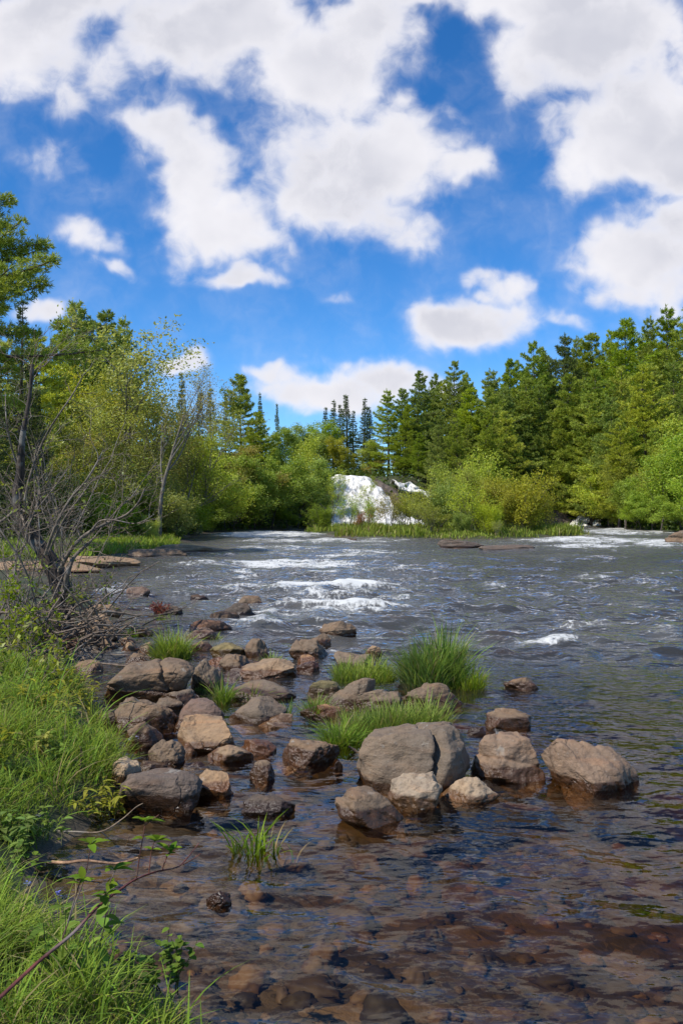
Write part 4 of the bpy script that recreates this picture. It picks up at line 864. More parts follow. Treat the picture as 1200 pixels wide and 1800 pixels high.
def falls():
    UY = hitY(718, 857) - .8
    rows = []
    for t, px0, px1, py, Y in ((0, 586, 636, 836, 112), (.1, 583, 656, 844, 111), (.3, 582, 676, 862, 108.5), (.55, 581, 696, 886, 105.5), (.78, 580, 704, 904, 102.5), (.9, 580, 738, 914, 100.5), (1., 578, 756, 924, 99)):
        a = at(px0, py, Y); b = at(px1, py, Y); rows.append((t, a[0], b[0], Y, a[2]))
    sheet('waterfall', 'broad white waterfall sliding down beside the island thicket', rows, 90, 70, .7, seed=2.)
    rows = [(t, at(p0, py, Y)[0], at(p1, py, Y)[0], Y, at(p0, py, Y)[2]) for t, p0, p1, py, Y in ((0, 690, 702, 847, UY), (.3, 692, 728, 852, UY - .2), (.7, 704, 744, 860, UY - .4), (1, 716, 746, 867, UY - .6))]
    sheet('cascade', 'small upper cascade seen between bushes right of the big waterfall', rows, 30, 20, .25, 'waterfall', 4.)
    rows = [(t, at(p0, py, Y)[0], at(p1, py, Y)[0], Y, at(p0, py, Y)[2]) for t, p0, p1, py, Y in ((0, 744, 756, 864, UY - .6), (.5, 748, 768, 869, UY - .8), (1, 752, 770, 876, UY - 1.))]
    sheet('cascade', 'last bit of the upper cascade, behind the left of the island thicket', rows, 24, 14, .2, 'waterfall', 6.)
    rows = [(t, at(p0, py, Y)[0], at(p1, py, Y)[0], Y, at(p0, py, Y)[2]) for t, p0, p1, py, Y in ((0, 1018, 1030, 903, 117.), (.4, 1012, 1036, 911, 116.4), (.8, 1004, 1038, 921, 115.6), (1, 1002, 1042, 926, 115.))]
    sheet('cascade', 'little cascade dropping beside the grey outcrop on the right', rows, 30, 20, .25, 'waterfall', 8.)
    rows = [(t, at(p0, py, Y)[0], at(p1, py, Y)[0], Y, at(p0, py, Y)[2]) for t, p0, p1, py, Y in ((0, 1036, 1046, 908, 117.), (.5, 1038, 1052, 916, 116.), (1, 1044, 1054, 925, 115.))]
    sheet('cascade', 'thin right-hand trickle beside the little cascade', rows, 16, 14, .2, 'waterfall', 10.)
falls()
def cliff(label, px0, px1, top, base, Y, tone, seed, dep=.9, **kw):
    a = at(px0, base, Y); b = at(px1, top, Y); sx = (b[0] - a[0]) / 2
    V, F = rock_shape(seed, sx, sx * dep, -1.5, b[2], 5, **kw)
    o = link('rock_outcrop', mesh('rock_outcrop', V, F, MAT_ROCK), None, ((a[0] + b[0]) / 2, Y + sx * dep * .8, 0)); o.color = (*TONE[tone], 1); tag(o, label, 'rock outcrop')
cliff('dark rock rib down the right side of the big waterfall', 640, 735, 842, 925, 109, 'dark', 901, .7, facets=14, boxy=.2, rough=.08, shear=-.55)
cliff('brown rock shoulder between the two waterfalls', 670, 790, 862, 925, 111, 'brown', 902, .5, facets=14, boxy=.4, rough=.08)
cliff('grey bare rock outcrop left of the little cascade', 940, 1016, 876, 926, 120, 'grey', 903, .7, facets=14, boxy=.5, rough=.08, tilt=-.2)
cliff('dark wet ledge at the foot of the grey outcrop', 930, 1012, 894, 928, 116, 'dark', 904, .5, facets=14, boxy=.7, rough=.08)
cliff('broken brown rock behind the little cascade', 1002, 1062, 896, 928, 119, 'brown', 905, .5, facets=14, boxy=.6, rough=.1)
cliff('dark rock at the left foot of the big waterfall', 545, 590, 884, 925, 101, 'dark', 906, .6, facets=14, boxy=.5, rough=.08)
# ------------------------------------------------------------------ grass
def blades(rng, Rt, h, w, lean=.35, bend=.55, seg=4, dirbias=None):
    n = len(Rt); a = rng.uniform(0, 2 * math.pi, n); hd = np.stack([np.cos(a), np.sin(a), 0 * a], 1)
    if dirbias is not None: hd = unit(hd + dirbias)
    h = np.asarray(h)[:, None] * rng.uniform(.55, 1.15, (n, 1)); ln = lean * rng.uniform(0, 1, (n, 1)); bd = bend * rng.uniform(.2, 1.3, (n, 1))
    side = unit(np.cross(hd, (0, 0, 1.)) + rng.normal(size=(n, 3)) * .25)
    V = []
    for k in range(seg + 1):
        t = k / seg
        c = Rt + hd * h * (ln * t + bd * t ** 2.2) + np.array((0, 0, 1.)) * h * (t - .42 * bd * t ** 2.6)
        ww = np.asarray(w).reshape(-1, 1) * .5 * (1 - t) ** .6 * (.7 + .6 * math.sin(t * 2.6)) if k < seg else None
        if k < seg: V += [c - side * ww, c + side * ww]
        else: V.append(c)
    m = 2 * seg + 1; V = np.stack(V, 1).reshape(-1, 3); b = np.arange(n)[:, None] * m
    Q = np.concatenate([b + np.array([[2 * k, 2 * k + 1, 2 * k + 3, 2 * k + 2]]) for k in range(seg - 1)]); T = b + np.array([[2 * seg - 2, 2 * seg - 1, 2 * seg]])
    return V, [Q, T]
GTONE = {'bright': (.21, .315, .050), 'fresh': (.27, .355, .058), 'yellow': (.27, .30, .045), 'deep': (.10, .19, .022), 'straw': (.33, .28, .13), 'olive': (.27, .33, .07)}
def grass_obj(name, V, F, tone, **kw):
    o = link(name, mesh(name, V, F, MAT_GRASS, True)); o.color = (*GTONE[tone], 1); return tag(o, **kw)
def clump(label, l, r, top, base, n, tone='bright', back=.5, w=.010, lean=.3, bend=.6, name='grass_clump', seed=0, group=None, hvar=.35):
    rng = np.random.default_rng(seed + int(l) * 7 + int(base)); Yf = wpx(0, base)[1]; dp = (r - l) / 1500 * Yf * back
    Yc = Yf + dp / 2; xc = ((l + r) / 2 - 600) / 1500 * Yc; sx = (r - l) / 1500 * Yc / 2 * .72
    H = CH + (900 - top) / 1500 * Yc
    a = rng.uniform(0, 6.283, n); q = np.sqrt(rng.uniform(0, 1, n)); x = xc + sx * q * np.cos(a); y = Yc + dp / 2 * q * np.sin(a)
    keep = fbm(x * 5, y * 5, seed, 2) > -.45; x, y, q = x[keep], y[keep], q[keep]
    z = np.minimum(land_h(x, y), .02) * .4
    h = H * (1.04 - hvar * q ** 2) / (1 - .30 * bend) * (1 + .42 * vnoise(x * 5, y * 5, 1.)) * rng.uniform(.7, 1.1, len(x)) + .03
    out = np.stack([x - xc, (y - Yc), 0 * x], 1) / max(sx, dp / 2)
    V, F = blades(rng, np.stack([x, y, z], 1), h, w * 1.25 * rng.uniform(.5, 1.5, len(x)), lean, bend * .75, 4, out * .7)
    return grass_obj(name, V, F, tone, label=label, cat='grass clump', group=group)
clump('round bright grass clump by itself at the upper bar', 262, 342, 1098, 1162, 1300, 'fresh', .8, .012, .22, .6)
clump('tall dense grass tussock, biggest in the river', 692, 838, 1118, 1212, 3800, 'bright', .7, .012, .3, .55)
clump('shorter weedy grass skirting the right of the tall tussock', 780, 856, 1158, 1214, 1100, 'fresh', .7, .008, .3, .5)
clump('short grass growing around a grey stone left of the tall tussock', 566, 712, 1144, 1200, 2300, 'fresh', .6, .009, .3, .5)
clump('wide low grass mat behind the cracked boulder', 574, 806, 1222, 1296, 5200, 'fresh', .42, .007, .35, .5, hvar=.2)
clump('loose grass at the left end of the wide low mat', 556, 650, 1258, 1308, 1100, 'bright', .5, .008, .6, .8)
clump('grass tuft right of the layered slab', 492, 580, 1194, 1260, 1500, 'bright', .6, .008, .35, .6)
clump('small grass tuft before the shadowed grey-topped boulder', 344, 372, 1178, 1214, 240, 'fresh', .8, .008, .4, .6)
clump('small grass tuft above the purple-brown block', 372, 408, 1196, 1236, 320, 'bright', .8, .008, .4, .6)
clump('thin grass tuft on the wide flat slab', 416, 466, 1190, 1232, 280, 'fresh', .7, .008, .5, .9)
clump('grass tuft beside the upright egg-shaped stone', 464, 496, 1122, 1162, 280, 'fresh', .8, .011, .4, .7)
clump('little grass tuft on the purple wet slab', 356, 388, 1102, 1126, 200, 'fresh', .8, .012, .4, .6)
clump('sparse grass sprig under the dark rock by the red plant', 268, 322, 1072, 1090, 140, 'bright', .5, .012, .4, .6)
clump('mossy green tuft on the dark wet rock of the upper bar', 366, 396, 1076, 1094, 200, 'bright', .8, .012, .4, .5)
clump('grass sprig left of the round grass clump', 218, 246, 1098, 1124, 160, 'bright', .8, .011, .4, .6)
clump('faint grass sprig in the fast water beyond the egg-shaped stone', 528, 556, 1096, 1116, 70, 'fresh', .8, .012, .4, .6)
clump('sparse reeds standing in the near pool', 392, 505, 1424, 1500, 75, 'bright', .6, .010, .55, .8, name='reed_clump')
clump('a few bent reed blades right of the sparse reeds', 505, 556, 1448, 1492, 7, 'bright', .6, .010, .9, .9, name='reed_clump')
# red-leaved plant at the upper bar
def red_plant():
    x, Y = wpx(282, 1085); rng = np.random.default_rng(3)
    p, e = [], []
    for i in range(9):
        a, b = branchy(rng, (0, 0, -.02), (rng.normal() * .5, rng.normal() * .4, 1), .26, .006, 1, (5,), (.3, .8)); p += a; e += b
    o = link('red_plant', None, None, (x, Y, 0)); tag(o, 'red-leaved water plant beside a dark rock in the upper bar', 'plant')
    tv, tf = tubes(p, 3); a = link('stems', mesh('red_stems', tv, tf, MAT_BARK), o); a.color = (.20, .05, .03, 1)
    E = np.repeat(np.array([q[0] for q in e]), 2, 0); E = E + rng.normal(size=E.shape) * .02
    lv, lf = leaves(rng, E, .022); b = link('foliage', mesh('red_leaves', lv, lf, MAT_LEAF, False), o); b.color = (.22, .045, .03, 1)
red_plant()
# the grass of the near bank
def bank_grass():
    rng = np.random.default_rng(21); out = []
    n = 5200; Y = 2.0 * (13.0 / 2.0) ** rng.uniform(0, 1, n); x = -rng.uniform(-.05, .62, n) * Y - .1
    s = sdist(x, Y, LEFT); edge = .10 * fbm(x * 3, Y * 3, 2., 2)
    k = (s + edge > .05) & (Y < 10.4) & (fbm(x * 1.9, Y * 1.9, 8., 3) > -.24); x, Y, s = x[k], Y[k], s[k]
    H = np.clip(.125 + .05 * sstep(Y, 4.6, 6) + .13 * fbm(x * 1.6, Y * 1.6, 4., 3) + .08 * sstep(Y, 5.5, 9) + .05 * rng.normal(size=len(x)), .05, .5) * (.5 + .5 * sstep(s, 0, .3))
    for part, tone, frac, wmul in ((0, 'fresh', .55, 1.), (1, 'bright', .33, 1.25), (2, 'straw', .12, .9)):
        sel = rng.choice(3, len(x), p=[.55, .33, .12]) == part if part < 2 else rng.uniform(size=len(x)) < .22
        m = 26 if part < 2 else 9; cx, cy, ch = [np.repeat(q[sel], m) for q in (x, Y, H)]
        ox, oy = rng.normal(size=(2, len(cx))) * .055; wide = np.repeat(rng.uniform(.7, 1.7, sel.sum()), m)
        R0 = np.stack([cx + ox, cy + oy, land_h(cx + ox, cy + oy) - .01], 1)
        V, F = blades(rng, R0, ch, (.0026 + .0011 * cy / 3) * wide * wmul * rng.uniform(.6, 1.4, len(cx)), .40, .8, 4, np.stack([ox, oy, 0 * ox], 1) * 14)
        grass_obj('bank_grass', V, F, tone, label=['bright green tufted grass covering the near left bank', 'deeper green coarse grass mixed through the near bank', 'straw-coloured dry blades scattered in the near bank grass'][part], cat='grass', kind='stuff')
    # longer arching blades
    n = 2600; Y = 2.2 * (11.0 / 2.2) ** rng.uniform(0, 1, n); x = -rng.uniform(.05, .60, n) * Y
    s = sdist(x, Y, LEFT); k = (s > .02) & ((Y > 7.2) | (rng.uniform(size=n) < .35)) & (Y < 10.2); x, Y = x[k], Y[k]
    V, F = blades(rng, np.stack([x, Y, land_h(x, Y)], 1), (.26 + .26 * sstep(Y, 5.4, 7.5)), (.006 + .0006 * Y) * rng.uniform(.7, 1.2, len(x)), .5, 1.0, 6)
    grass_obj('tall_grass', V, F, 'bright', label='long arching blades standing out of the near bank grass', cat='grass', kind='stuff')
    # shore grass of the left bank and the island
    n = 34000; Y = rng.uniform(34, 60, n); x = -rng.uniform(.19, .48, n) * Y; s = sdist(x, Y, LEFT); k = (s > 1.1) & (s < 11) & (fbm(x * .5, Y * .5, 3., 3) > -.25); x, Y = x[k], Y[k]
    V, F = blades(rng, np.stack([x, Y, land_h(x, Y)], 1), .55 + .15 * vnoise(x, Y, 1.), .05 * np.ones(len(x)), .4, .5, 3)
    grass_obj('shore_grass', V, F, 'fresh', label='fresh green grass on the far left bank behind the bedrock shelves', cat='grass', kind='stuff')
    n = 30000; Y = rng.uniform(60, 92, n); x = rng.uniform(-4.5, 22, n); s = sdist(x, Y, ISLE); k = (s > -.15 + .5 * vnoise(x * .6, Y * .6, 4.)) & (s < 7) & (fbm(x * .45, Y * .45, 6., 3) > -.35); x, Y, s = x[k], Y[k], s[k]
    V, F = blades(rng, np.stack([x, Y, land_h(x, Y)], 1), np.clip(.6 + .5 * fbm(x * .4, Y * .4, 1., 3), .15, 1.4), .075 * np.ones(len(x)), .35, .4, 3)
    grass_obj('island_grass', V, F, 'olive', label='bright grass fringing the river island', cat='grass', kind='stuff')
    # ferny undergrowth of the forest floor
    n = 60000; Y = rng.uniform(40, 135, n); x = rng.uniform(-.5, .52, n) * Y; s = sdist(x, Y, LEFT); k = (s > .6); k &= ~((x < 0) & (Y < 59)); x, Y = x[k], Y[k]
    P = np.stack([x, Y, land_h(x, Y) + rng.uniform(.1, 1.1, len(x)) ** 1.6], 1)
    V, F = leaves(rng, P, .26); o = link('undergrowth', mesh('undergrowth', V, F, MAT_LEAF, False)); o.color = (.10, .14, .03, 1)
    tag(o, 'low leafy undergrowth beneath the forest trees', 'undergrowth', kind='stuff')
bank_grass()
# ------------------------------------------------------------------ gnarled bare tree and brush on the left shore
def p3(pts, Y0, rng, amp=.5):
    out = []; y = Y0
    for i, p in enumerate(pts):
        yy = p[2] if len(p) > 2 else y
        out.append(((p[0] - 600) / 1500 * yy, yy, CH + (900 - p[1]) / 1500 * yy)); y = yy + rng.normal() * amp
    return np.array(out)
def smooth(P, n):
    P = np.asarray(P); t = np.arange(len(P)); T = np.linspace(0, len(P) - 1, n)
    i = np.clip(T.astype(int), 0, len(P) - 2); f = (T - i)[:, None]
    p0, p1, p2, p3_ = P[np.maximum(i - 1, 0)], P[i], P[i + 1], P[np.minimum(i + 2, len(P) - 1)]
    return .5 * (2 * p1 + (p2 - p0) * f + (2 * p0 - 5 * p1 + 4 * p2 - p3_) * f ** 2 + (3 * p1 - p0 - 3 * p2 + p3_) * f ** 3)
def twiggy(rng, main, r, n, L, lev, kids, ends, paths, spread=(.5, 1.1), up=.03, wob=.2, f0=.2):
    for i in range(n):
        f = rng.uniform(f0, 1.); k = min(int(f * (len(main) - 1)), len(main) - 2); t = unit(main[k + 1] - main[k])
        d = rodrigues(t, unit(np.cross(t, rng.normal(size=3))), rng.uniform(*spread))
        a, e = branchy(rng, main[k], d, L * rng.uniform(.5, 1.2), r * rng.uniform(.6, 1.1), lev, kids, (.4, 1.), wob, up, .55, .25)
        paths += a; ends += e
def scrub_object(name, cat, label, trunk, limbs, twigs, leafP, base, barkc, limbc, twigc, leafc=None, lsize=.03):
    o = link(name, None, None, base); tag(o, label, cat); b = np.array(base)
    for nm, pth, c, sd in (('trunk', trunk, barkc, 9), ('limbs', limbs, limbc, 7), ('twigs', twigs, twigc, 4)):
        if pth:
            V, F = tubes([(p - b, r) for p, r in pth], sd); q = link(nm, mesh(nm, V, F, MAT_BARK), o); q.color = (*c, 1)
    if leafc is not None and len(leafP):
        rng = np.random.default_rng(4); V, F = leaves(rng, leafP - b, lsize); q = link('foliage', mesh('foliage', V, F, MAT_LEAF, False), o); q.color = (*leafc, 1)
def gnarled():
    rng = np.random.default_rng(44); Y = 13.4
    T = smooth(p3([(104, 1150), (108, 1100), (112, 1055), (99, 1010), (76, 968), (48, 932), (30, 885), (36, 832), (40, 770), (52, 700), (58, 640)], Y, rng, .05), 60)
    lump = 1 + .14 * fbm(np.linspace(0, 9, 60), 3., 1., 2)
    trunk = [(T, np.interp(np.linspace(0, 1, 60), [0, .1, .35, .6, 1], [.25, .18, .135, .075, .02]) * lump)]
    LB = [([(100, 1012), (128, 962), (160, 934), (196, 916), (222, 905), (243, 884), (255, 858)], .036), ([(160, 934), (176, 916), (200, 914), (240, 920), (272, 904)], .018),
          ([(112, 1040), (122, 1000), (134, 975), (166, 945)], .05), ([(80, 975), (98, 925), (122, 880), (148, 850), (168, 818), (182, 792)], .026), ([(84, 975), (112, 915), (140, 876), (166, 842), (200, 822)], .02),
          ([(40, 900), (28, 898), (0, 918), (-30, 930)], .035), ([(38, 896), (56, 905), (76, 914)], .022), ([(36, 898), (44, 925), (47, 952), (30, 972), (8, 984)], .022),
          ([(44, 880), (52, 842), (66, 800), (84, 760), (110, 720), (130, 690), (144, 664)], .024), ([(36, 832), (22, 790), (12, 740), (10, 690)], .02), ([(48, 930), (70, 870), (62, 800), (90, 740)], .022),
          ([(137, 932), (146, 955), (158, 968)], .014), ([(100, 1090), (130, 1070), (160, 1050), (190, 1020), (212, 1000)], .014), ([(108, 1080), (70, 1050), (40, 1060), (0, 1080)], .03)]
    limbs, twigs, ends = [], [], []
    for pts, r in LB:
        L = smooth(p3(pts, Y + rng.normal() * .15, rng, .18), 22); limbs.append((L, np.linspace(r, r * .3, 22)))
        twiggy(rng, L, .008, 7, .75, 1, (4,), ends, twigs)
    twiggy(rng, T, .012, 26, 1.1, 2, (4, 3), ends, twigs, f0=.35)
    E = np.array([e[0] for e in ends]); E = E[rng.uniform(size=len(E)) < .22]
    scrub_object('gnarled_tree', 'tree', 'gnarled dark trunk with bare grey branches on the left shore', trunk, limbs, twigs, E, (T[0][0], T[0][1], 0.), (.048, .035, .027), (.175, .145, .115), (.155, .120, .092), (.20, .24, .04), .03)
gnarled()
def brush(label, px, base, Y, top, n, seed, spreadx, leafc, leaff, r=.016, twig=(.19, .155, .125), lev=2, lsize=.035):
    rng = np.random.default_rng(seed); x = (px - 600) / 1500 * Y; H = CH + (900 - top) / 1500 * Y; limbs, twigs, ends = [], [], []
    for i in range(n):
        d = (rng.normal() * spreadx, rng.normal() * spreadx * .7, 1.)
        m, rr = grow(rng, (x + rng.normal() * .25, Y + rng.normal() * .3, -.05), d, H * rng.uniform(.6, 1.1), r * rng.uniform(.6, 1.2), 10, .13, .02); limbs.append((m, rr))
        twiggy(rng, m, .006, 8, H * .3, lev - 1, (5,), ends, twigs, (.4, 1.), .02, .18)
    E = np.array([e[0] for e in ends]); E = E[rng.uniform(size=len(E)) < leaff]
    E = np.repeat(E, 3, 0) + rng.normal(size=(len(E) * 3, 3)) * .04
    scrub_object('bare_bush', 'bush', label, [], limbs + twigs, [], E, (x, Y, 0.), twig, twig, twig, leafc, lsize)
brush('tall bare bush left of the gnarled trunk with a few new leaves', 22, 1140, 12.6, 720, 8, 51, .16, (.24, .28, .04), .10)
brush('bare grey bush behind the gnarled trunk', 120, 1060, 17.5, 720, 9, 52, .2, (.2, .22, .05), .05, .018)
brush('low bare bush at the water edge right of the gnarled trunk', 150, 1110, 14.0, 960, 7, 53, .3, (.24, .28, .04), .12, .012)
brush('leafing bush at the left edge under the gnarled tree', 12, 1180, 11.0, 1010, 6, 54, .25, (.26, .32, .04), .35, .012)
brush('short twiggy bush with yellow buds at the left edge above the grass', 25, 1260, 8.6, 1080, 5, 55, .2, (.28, .30, .04), .30, .009)
def tangle():
    rng = np.random.default_rng(61); P = []
    for i in range(240):
        px, py = rng.uniform(-20, 190), rng.uniform(1075, 1175); Y = rng.uniform(11.2, 14.2); x = (px - 600) / 1500 * Y; z = max(.05, CH + (900 - py) / 1500 * Y)
        d = unit(np.array((rng.normal(), rng.normal() * .5, rng.normal() * .35))); m, r = grow(rng, (x, Y, z), d, rng.uniform(.5, 1.7), rng.uniform(.007, .018), 10, .20, -.02, .35); m[:, 2] = np.maximum(m[:, 2], .02); P.append((m, r))
    for pts, r in (([(10, 1185), (60, 1172), (110, 1182), (152, 1186)], .02), ([(96, 1160), (140, 1172), (190, 1130), (215, 1105), (240, 1090)], .016), ([(110, 1175), (150, 1160), (200, 1118), (232, 1094)], .014),
                   ([(140, 1060), (158, 1084), (180, 1118), (186, 1150), (200, 1158)], .022), ([(150, 1050), (172, 1082), (182, 1110), (178, 1140)], .018)):
        L = smooth(p3(pts, 12.2, rng, .15), 24); L[:, 2] = np.maximum(L[:, 2], .02); P.append((L, np.linspace(r, r * .5, 24)))
    V, F = tubes(P, 6); o = link('driftwood_tangle', mesh('driftwood_tangle', V, F, MAT_BARK)); o.color = (.165, .128, .098, 1)
    tag(o, 'tangle of bare fallen branches around the foot of the gnarled trunk', 'driftwood', kind='stuff')
tangle()
# ------------------------------------------------------------------ driftwood sticks in the river
def stick(label, pts, Y, r, c=(.17, .12, .085), amp=.04, extra=()):
    rng = np.random.default_rng(int(pts[0][0])); P = []
    for q, rr in ((pts, r), *extra):
        L = smooth(p3(q, Y, rng, amp), 20); P.append((L, np.linspace(rr, rr * .5, 20) * (1 + .15 * vnoise(np.linspace(0, 8, 20), 1., 2.))))
    V, F = tubes(P, 6); o = link('driftwood', mesh('driftwood', V, F, MAT_BARK)); o.color = (*c, 1); tag(o, label, 'driftwood')
stick('dark driftwood stick poking up left of the cracked boulder', [(640, 1330), (622, 1318), (612, 1312)], 7.1, .016, (.10, .075, .055), .02, [([(632, 1326), (616, 1334), (604, 1345)], .006), ([(628, 1330), (612, 1346), (602, 1362)], .005)])
stick('broken reddish stick lying at the foot of the cracked boulder', [(586, 1362), (602, 1360), (622, 1366), (634, 1362)], 6.6, .014, (.12, .07, .045), .02, [([(588, 1368), (606, 1366), (618, 1358)], .010)])
stick('bleached twig arched over the far rocks of the bar', [(382, 1062), (384, 1055), (396, 1053), (414, 1056)], 19.4, .022, (.36, .33, .29), .1)
stick('bleached branch lying half in the near grass', [(45, 1510), (110, 1517), (150, 1513), (205, 1518), (243, 1508)], 4.75, .012, (.38, .24, .15), .03)
stick('thin bare twig sticking from the bank out over the pool', [(60, 1460), (130, 1462), (178, 1462), (215, 1440), (238, 1420), (252, 1412)], 5.2, .006, (.22, .17, .12), .03, [([(178, 1462), (205, 1486), (220, 1488), (228, 1470)], .005)])
for l_, p_ in (('dead upright stem in the near grass, left one', [(40, 1418), (46, 1370), (44, 1340), (52, 1316)]), ('dead upright stem in the near grass, right one', [(142, 1382), (143, 1340), (143, 1314)]), ('dead leaning stem low in the near grass', [(108, 1480), (112, 1430), (106, 1390)])):
    stick(l_, p_, 5.9, .008, (.07, .05, .04), .02)
# ------------------------------------------------------------------ red-stemmed dogwood shoot leaning over the pool
def lance(P, D, Nn, L, w, seg=5, fold=.25, droop=.4):
    """one folded leaf: two strips either side of a midrib"""
    D = unit(D); S = unit(np.cross(D, Nn)); N = np.cross(S, D); V = []
    for k in range(seg + 1):
        t = k / seg; ww = w * math.sin(math.pi * min(1, t * .93 + .05)) ** .8; c = P + D * L * t + N * (-droop * L * t * t)
        V += [c - S * ww + N * ww * fold, c, c + S * ww + N * ww * fold]
    F = [[3 * k, 3 * k + 1, 3 * k + 4, 3 * k + 3] for k in range(seg)] + [[3 * k + 1, 3 * k + 2, 3 * k + 5, 3 * k + 4] for k in range(seg)]
    return np.array(V), np.array(F)
def leaf_mesh(lst):
    Vs, Fs, o = [], [], 0
    for V, F in lst: Vs.append(V); Fs.append(F + o); o += len(V)
    return np.concatenate(Vs), np.concatenate(Fs)
def dogwood():
    rng = np.random.default_rng(8)
    S = smooth(p3([(-40, 1790, 2.55), (0, 1755, 2.62), (70, 1690, 2.74), (130, 1640, 2.85), (175, 1592, 2.96), (210, 1565, 3.05), (240, 1545, 3.14), (275, 1532, 3.24), (312, 1524, 3.34), (328, 1510, 3.40), (350, 1482, 3.46)], 2.6, rng), 50)
    stem = [(S, np.linspace(.0085, .0022, 50))]; side, lv = [], []
    for pts, Y in (([(240, 1545), (246, 1505), (252, 1470), (256, 1444)], 3.14), ([(262, 1536), (266, 1500), (272, 1478)], 3.22), ([(285, 1530), (294, 1505), (300, 1496)], 3.27), ([(180, 1590), (190, 1560), (203, 1530)], 2.98),
                    ([(178, 1592), (186, 1572)], 2.97), ([(322, 1520), (342, 1508), (354, 1500)], 3.38), ([(110, 1650), (132, 1590), (150, 1540), (160, 1484)], 2.95), ([(120, 1622), (138, 1560), (144, 1546)], 2.9), ([(256, 1450), (280, 1432)], 3.15)):
        L = smooth(p3(pts, Y, rng, .01), 14); side.append((L, np.linspace(.0032, .0016, 14)))
        if pts[-1][0] in (354, 280): continue
        for a in range(5 if pts[-1][0] != 144 else 4):
            an = a * 1.57 + rng.normal() * .3; h = rng.uniform(.1, .9)
            D = np.array((math.cos(an), math.sin(an) * .8, 1.5 * h - .1)); lv.append(lance(L[-1] + rng.normal(size=3) * .004, D, np.array((0, 0, 1.)), rng.uniform(.036, .066), rng.uniform(.012, .018)))
        for a in range(2):
            an = rng.uniform(0, 6.3); lv.append(lance(L[8], np.array((math.cos(an), math.sin(an), .5)), np.array((0, 0, 1.)), rng.uniform(.025, .045), .009))
    base = S[0]; o = link('dogwood_shoot', None, None, base); tag(o, 'red-stemmed shoot with small fresh leaves leaning over the near pool', 'plant')
    V, F = tubes([(p - base, r) for p, r in stem], 8); a = link('stem', mesh('dogwood_stem', V, F, MAT_BARK), o); a.color = (.115, .030, .025, 1)
    for p, r in side:
        V, F = tubes([(p - base, r)], 6); a = link('side_shoot', mesh('dogwood_side', V, F, MAT_BARK), o); a.color = (.12, .045, .03, 1)
    V, F = leaf_mesh(lv); a = link('foliage', mesh('dogwood_leaves', V - base, F, MAT_LEAF), o); a.color = (.17, .26, .04, 1)
dogwood()
# leafy weeds in the bank grass
def weed(label, px, py, Y, H, n, Lf, wf, tone, seed, lean=.25, name='leafy_weed', stems=5, droop=.5, group=None):
    rng = np.random.default_rng(seed); x = (px - 600) / 1500 * Y; z = hz(x, Y); st, lv = [], []
    for i in range(stems):
        m, r = grow(rng, (rng.normal() * .06, rng.normal() * .06, 0), (rng.normal() * lean, rng.normal() * lean, 1), H * rng.uniform(.6, 1.1), .0035, 8, .12, .02); st.append((m, r))
        for k in range(n):
            f = rng.uniform(.3, 1); q = m[min(8, int(f * 8))]; an = rng.uniform(0, 6.28)
            lv.append(lance(q, np.array((math.cos(an), math.sin(an), rng.uniform(-.1, .7))), np.array((0, 0, 1.)), Lf * rng.uniform(.6, 1.2), wf * rng.uniform(.7, 1.2), 4, .25, droop))
    o = link(name, None, None, (x, Y, z)); tag(o, label, 'plant', group)
    V, F = tubes(st, 4); a = link('stems', mesh('weed_stems', V, F, MAT_BARK), o); a.color = (.10, .11, .03, 1)
    V, F = leaf_mesh(lv); b = link('foliage', mesh('weed_leaves', V, F, MAT_LEAF), o); b.color = (*tone, 1)
YL = (.33, .33, .05); GN = (.15, .24, .035)
WG = 'yellow-green seedlings in the bank grass'
for i, (lab, px, Y, H, tone) in enumerate([
 ('yellow-green seedling with slender leaves at the edge of the slate slab', 205, 5.75, .30, YL), ('second yellow-green seedling left of the slate slab', 172, 5.6, .26, YL),
 ('yellow-green seedling behind the tall grass, near the wedge-shaped rock', 150, 8.0, .42, YL), ('yellow-green seedling in the upper part of the bank grass, left of the bleached flower', 60, 7.2, .42, YL),
 ('yellow seedling at the left edge of the bank above the dead stem', 8, 6.6, .45, YL), ('yellow-green seedling between the two dead stems', 100, 6.9, .40, YL), ('low seedling at the left edge beside the dead stem', 15, 5.6, .36, YL),
 ('tall yellow seedling among the arching blades', 125, 8.4, .5, YL), ('small yellowish seedling in the middle of the bank grass', 75, 6.0, .28, YL)]):
    weed(lab, px, 0, Y, H, 13, .075, .012, tone, 300 + i, name='seedling', group=WG)
for i, (lab, px, Y, H) in enumerate([
 ('broad-leaved green weed low in the bank grass by the bleached branch', 42, 4.7, .20), ('round-leaved weed at the bottom of the near bank', 235, 3.32, .14), ('round-leaved weed beside the grey stone in the near grass', 272, 3.45, .18),
 ('broad-leaved weed at the left edge of the near bank', 20, 4.3, .2), ('round-leaved weed at the bottom edge of the picture', 205, 3.2, .12), ('weed with drooping leaf tips at the end of the near bank', 285, 3.4, .24)]):
    weed(lab, px, 0, Y, H, 10, .035, .014, GN, 400 + i, stems=6, droop=.3)
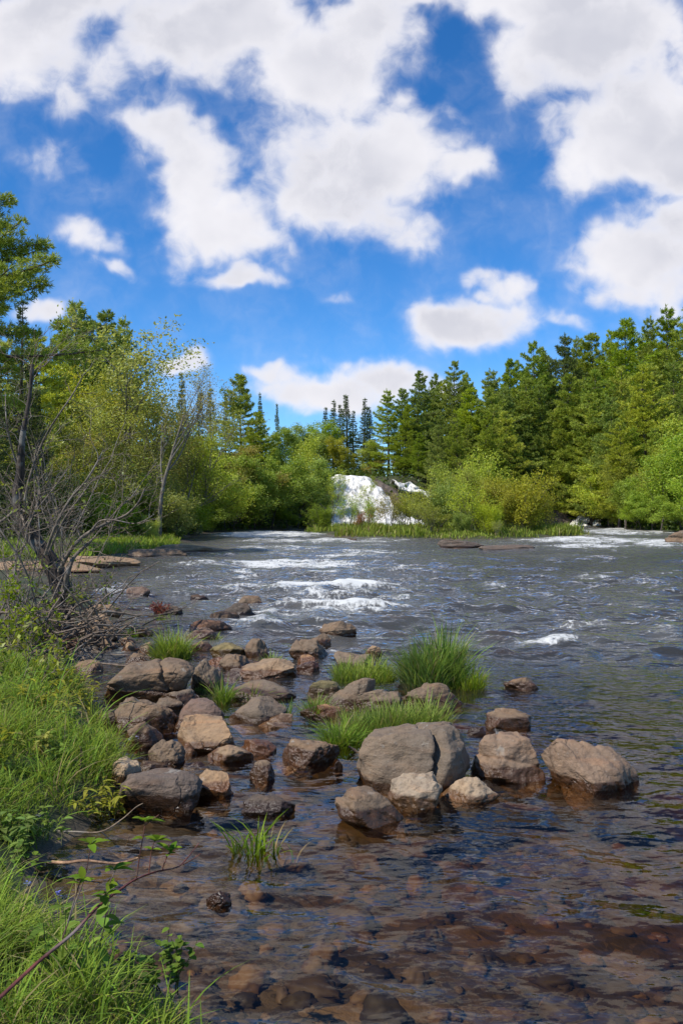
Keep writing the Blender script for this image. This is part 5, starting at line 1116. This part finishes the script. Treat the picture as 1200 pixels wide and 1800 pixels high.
def scattered_weeds():
    rng = np.random.default_rng(91); C = []
    for k in range(3):
        n0 = set(bpy.data.objects); weed('small leafy green weed growing among the near bank grass', 60 + 30 * k, 0, 5.0 + k, .24, 11, .05, .016, (.20, .30, .05), 500 + k, name='leafy_weed', stems=6, group='leafy green weeds in the bank grass')
        C.append([q for q in bpy.data.objects if q not in n0 and q.parent is None][0])
    for i in range(26):
        Y = 2.9 * (9.5 / 2.9) ** rng.uniform(); x = -rng.uniform(.18, .42) * Y
        if sdist(np.array([x]), np.array([Y]), LEFT)[0] < .05: continue
        src = C[i % 3]; o = src.copy(); COL.objects.link(o); o.location = (x, Y, hz(x, Y)); o.rotation_euler.z = rng.uniform(0, 6.28); q = rng.uniform(.6, 1.25); o.scale = (q, q, q)
        for ch in list(src.children):
            c = ch.copy(); COL.objects.link(c); c.parent = o
scattered_weeds()
def flowers():
    rng = np.random.default_rng(9)
    for i, (px, py, Y, lab, c) in enumerate([(50, 1554, 4.0, 'tiny pale blue flower in the near grass, left one', (.30, .36, .72)), (104, 1570, 3.9, 'tiny blue flower in the near grass, right one', (.24, .28, .70)), (88, 1300, 6.9, 'small white flower head in the upper bank grass', (.75, .72, .65)),
            (66, 1434, 5.2, 'small white bud on a dark stem in the bank grass', (.7, .62, .55)), (242, 1296, 7.0, 'pale lilac flower beside the rounded brown boulder', (.42, .42, .75)), (228, 1300, 7.0, 'pale lilac flower left of its twin beside the brown boulder', (.42, .42, .75))]):
        x = (px - 600) / 1500 * Y; z = CH + (900 - py) / 1500 * Y; zb = hz(x, Y); o = link('wildflower', None, None, (x, Y, zb)); tag(o, lab, 'flower')
        V, F = tubes([(smooth(np.array([(0, 0, 0), (.01, 0, (z - zb) * .5), (0, 0, z - zb)]), 6), np.full(6, .0016))], 4); a = link('stem', mesh('flower_stem', V, F, MAT_BARK), o); a.color = (.09, .14, .03, 1)
        lv = [lance(np.array((0, 0, z - zb)) + rng.normal(size=3) * .006, np.array((math.cos(k * 1.26), math.sin(k * 1.26), .35)), np.array((0, 0, 1.)), .013, .006, 3, .1, .1) for k in range(10)]
        V, F = leaf_mesh(lv); b = link('petals', mesh('petals', V, F, MAT_LEAF), o); b.color = (*c, 1)
flowers()
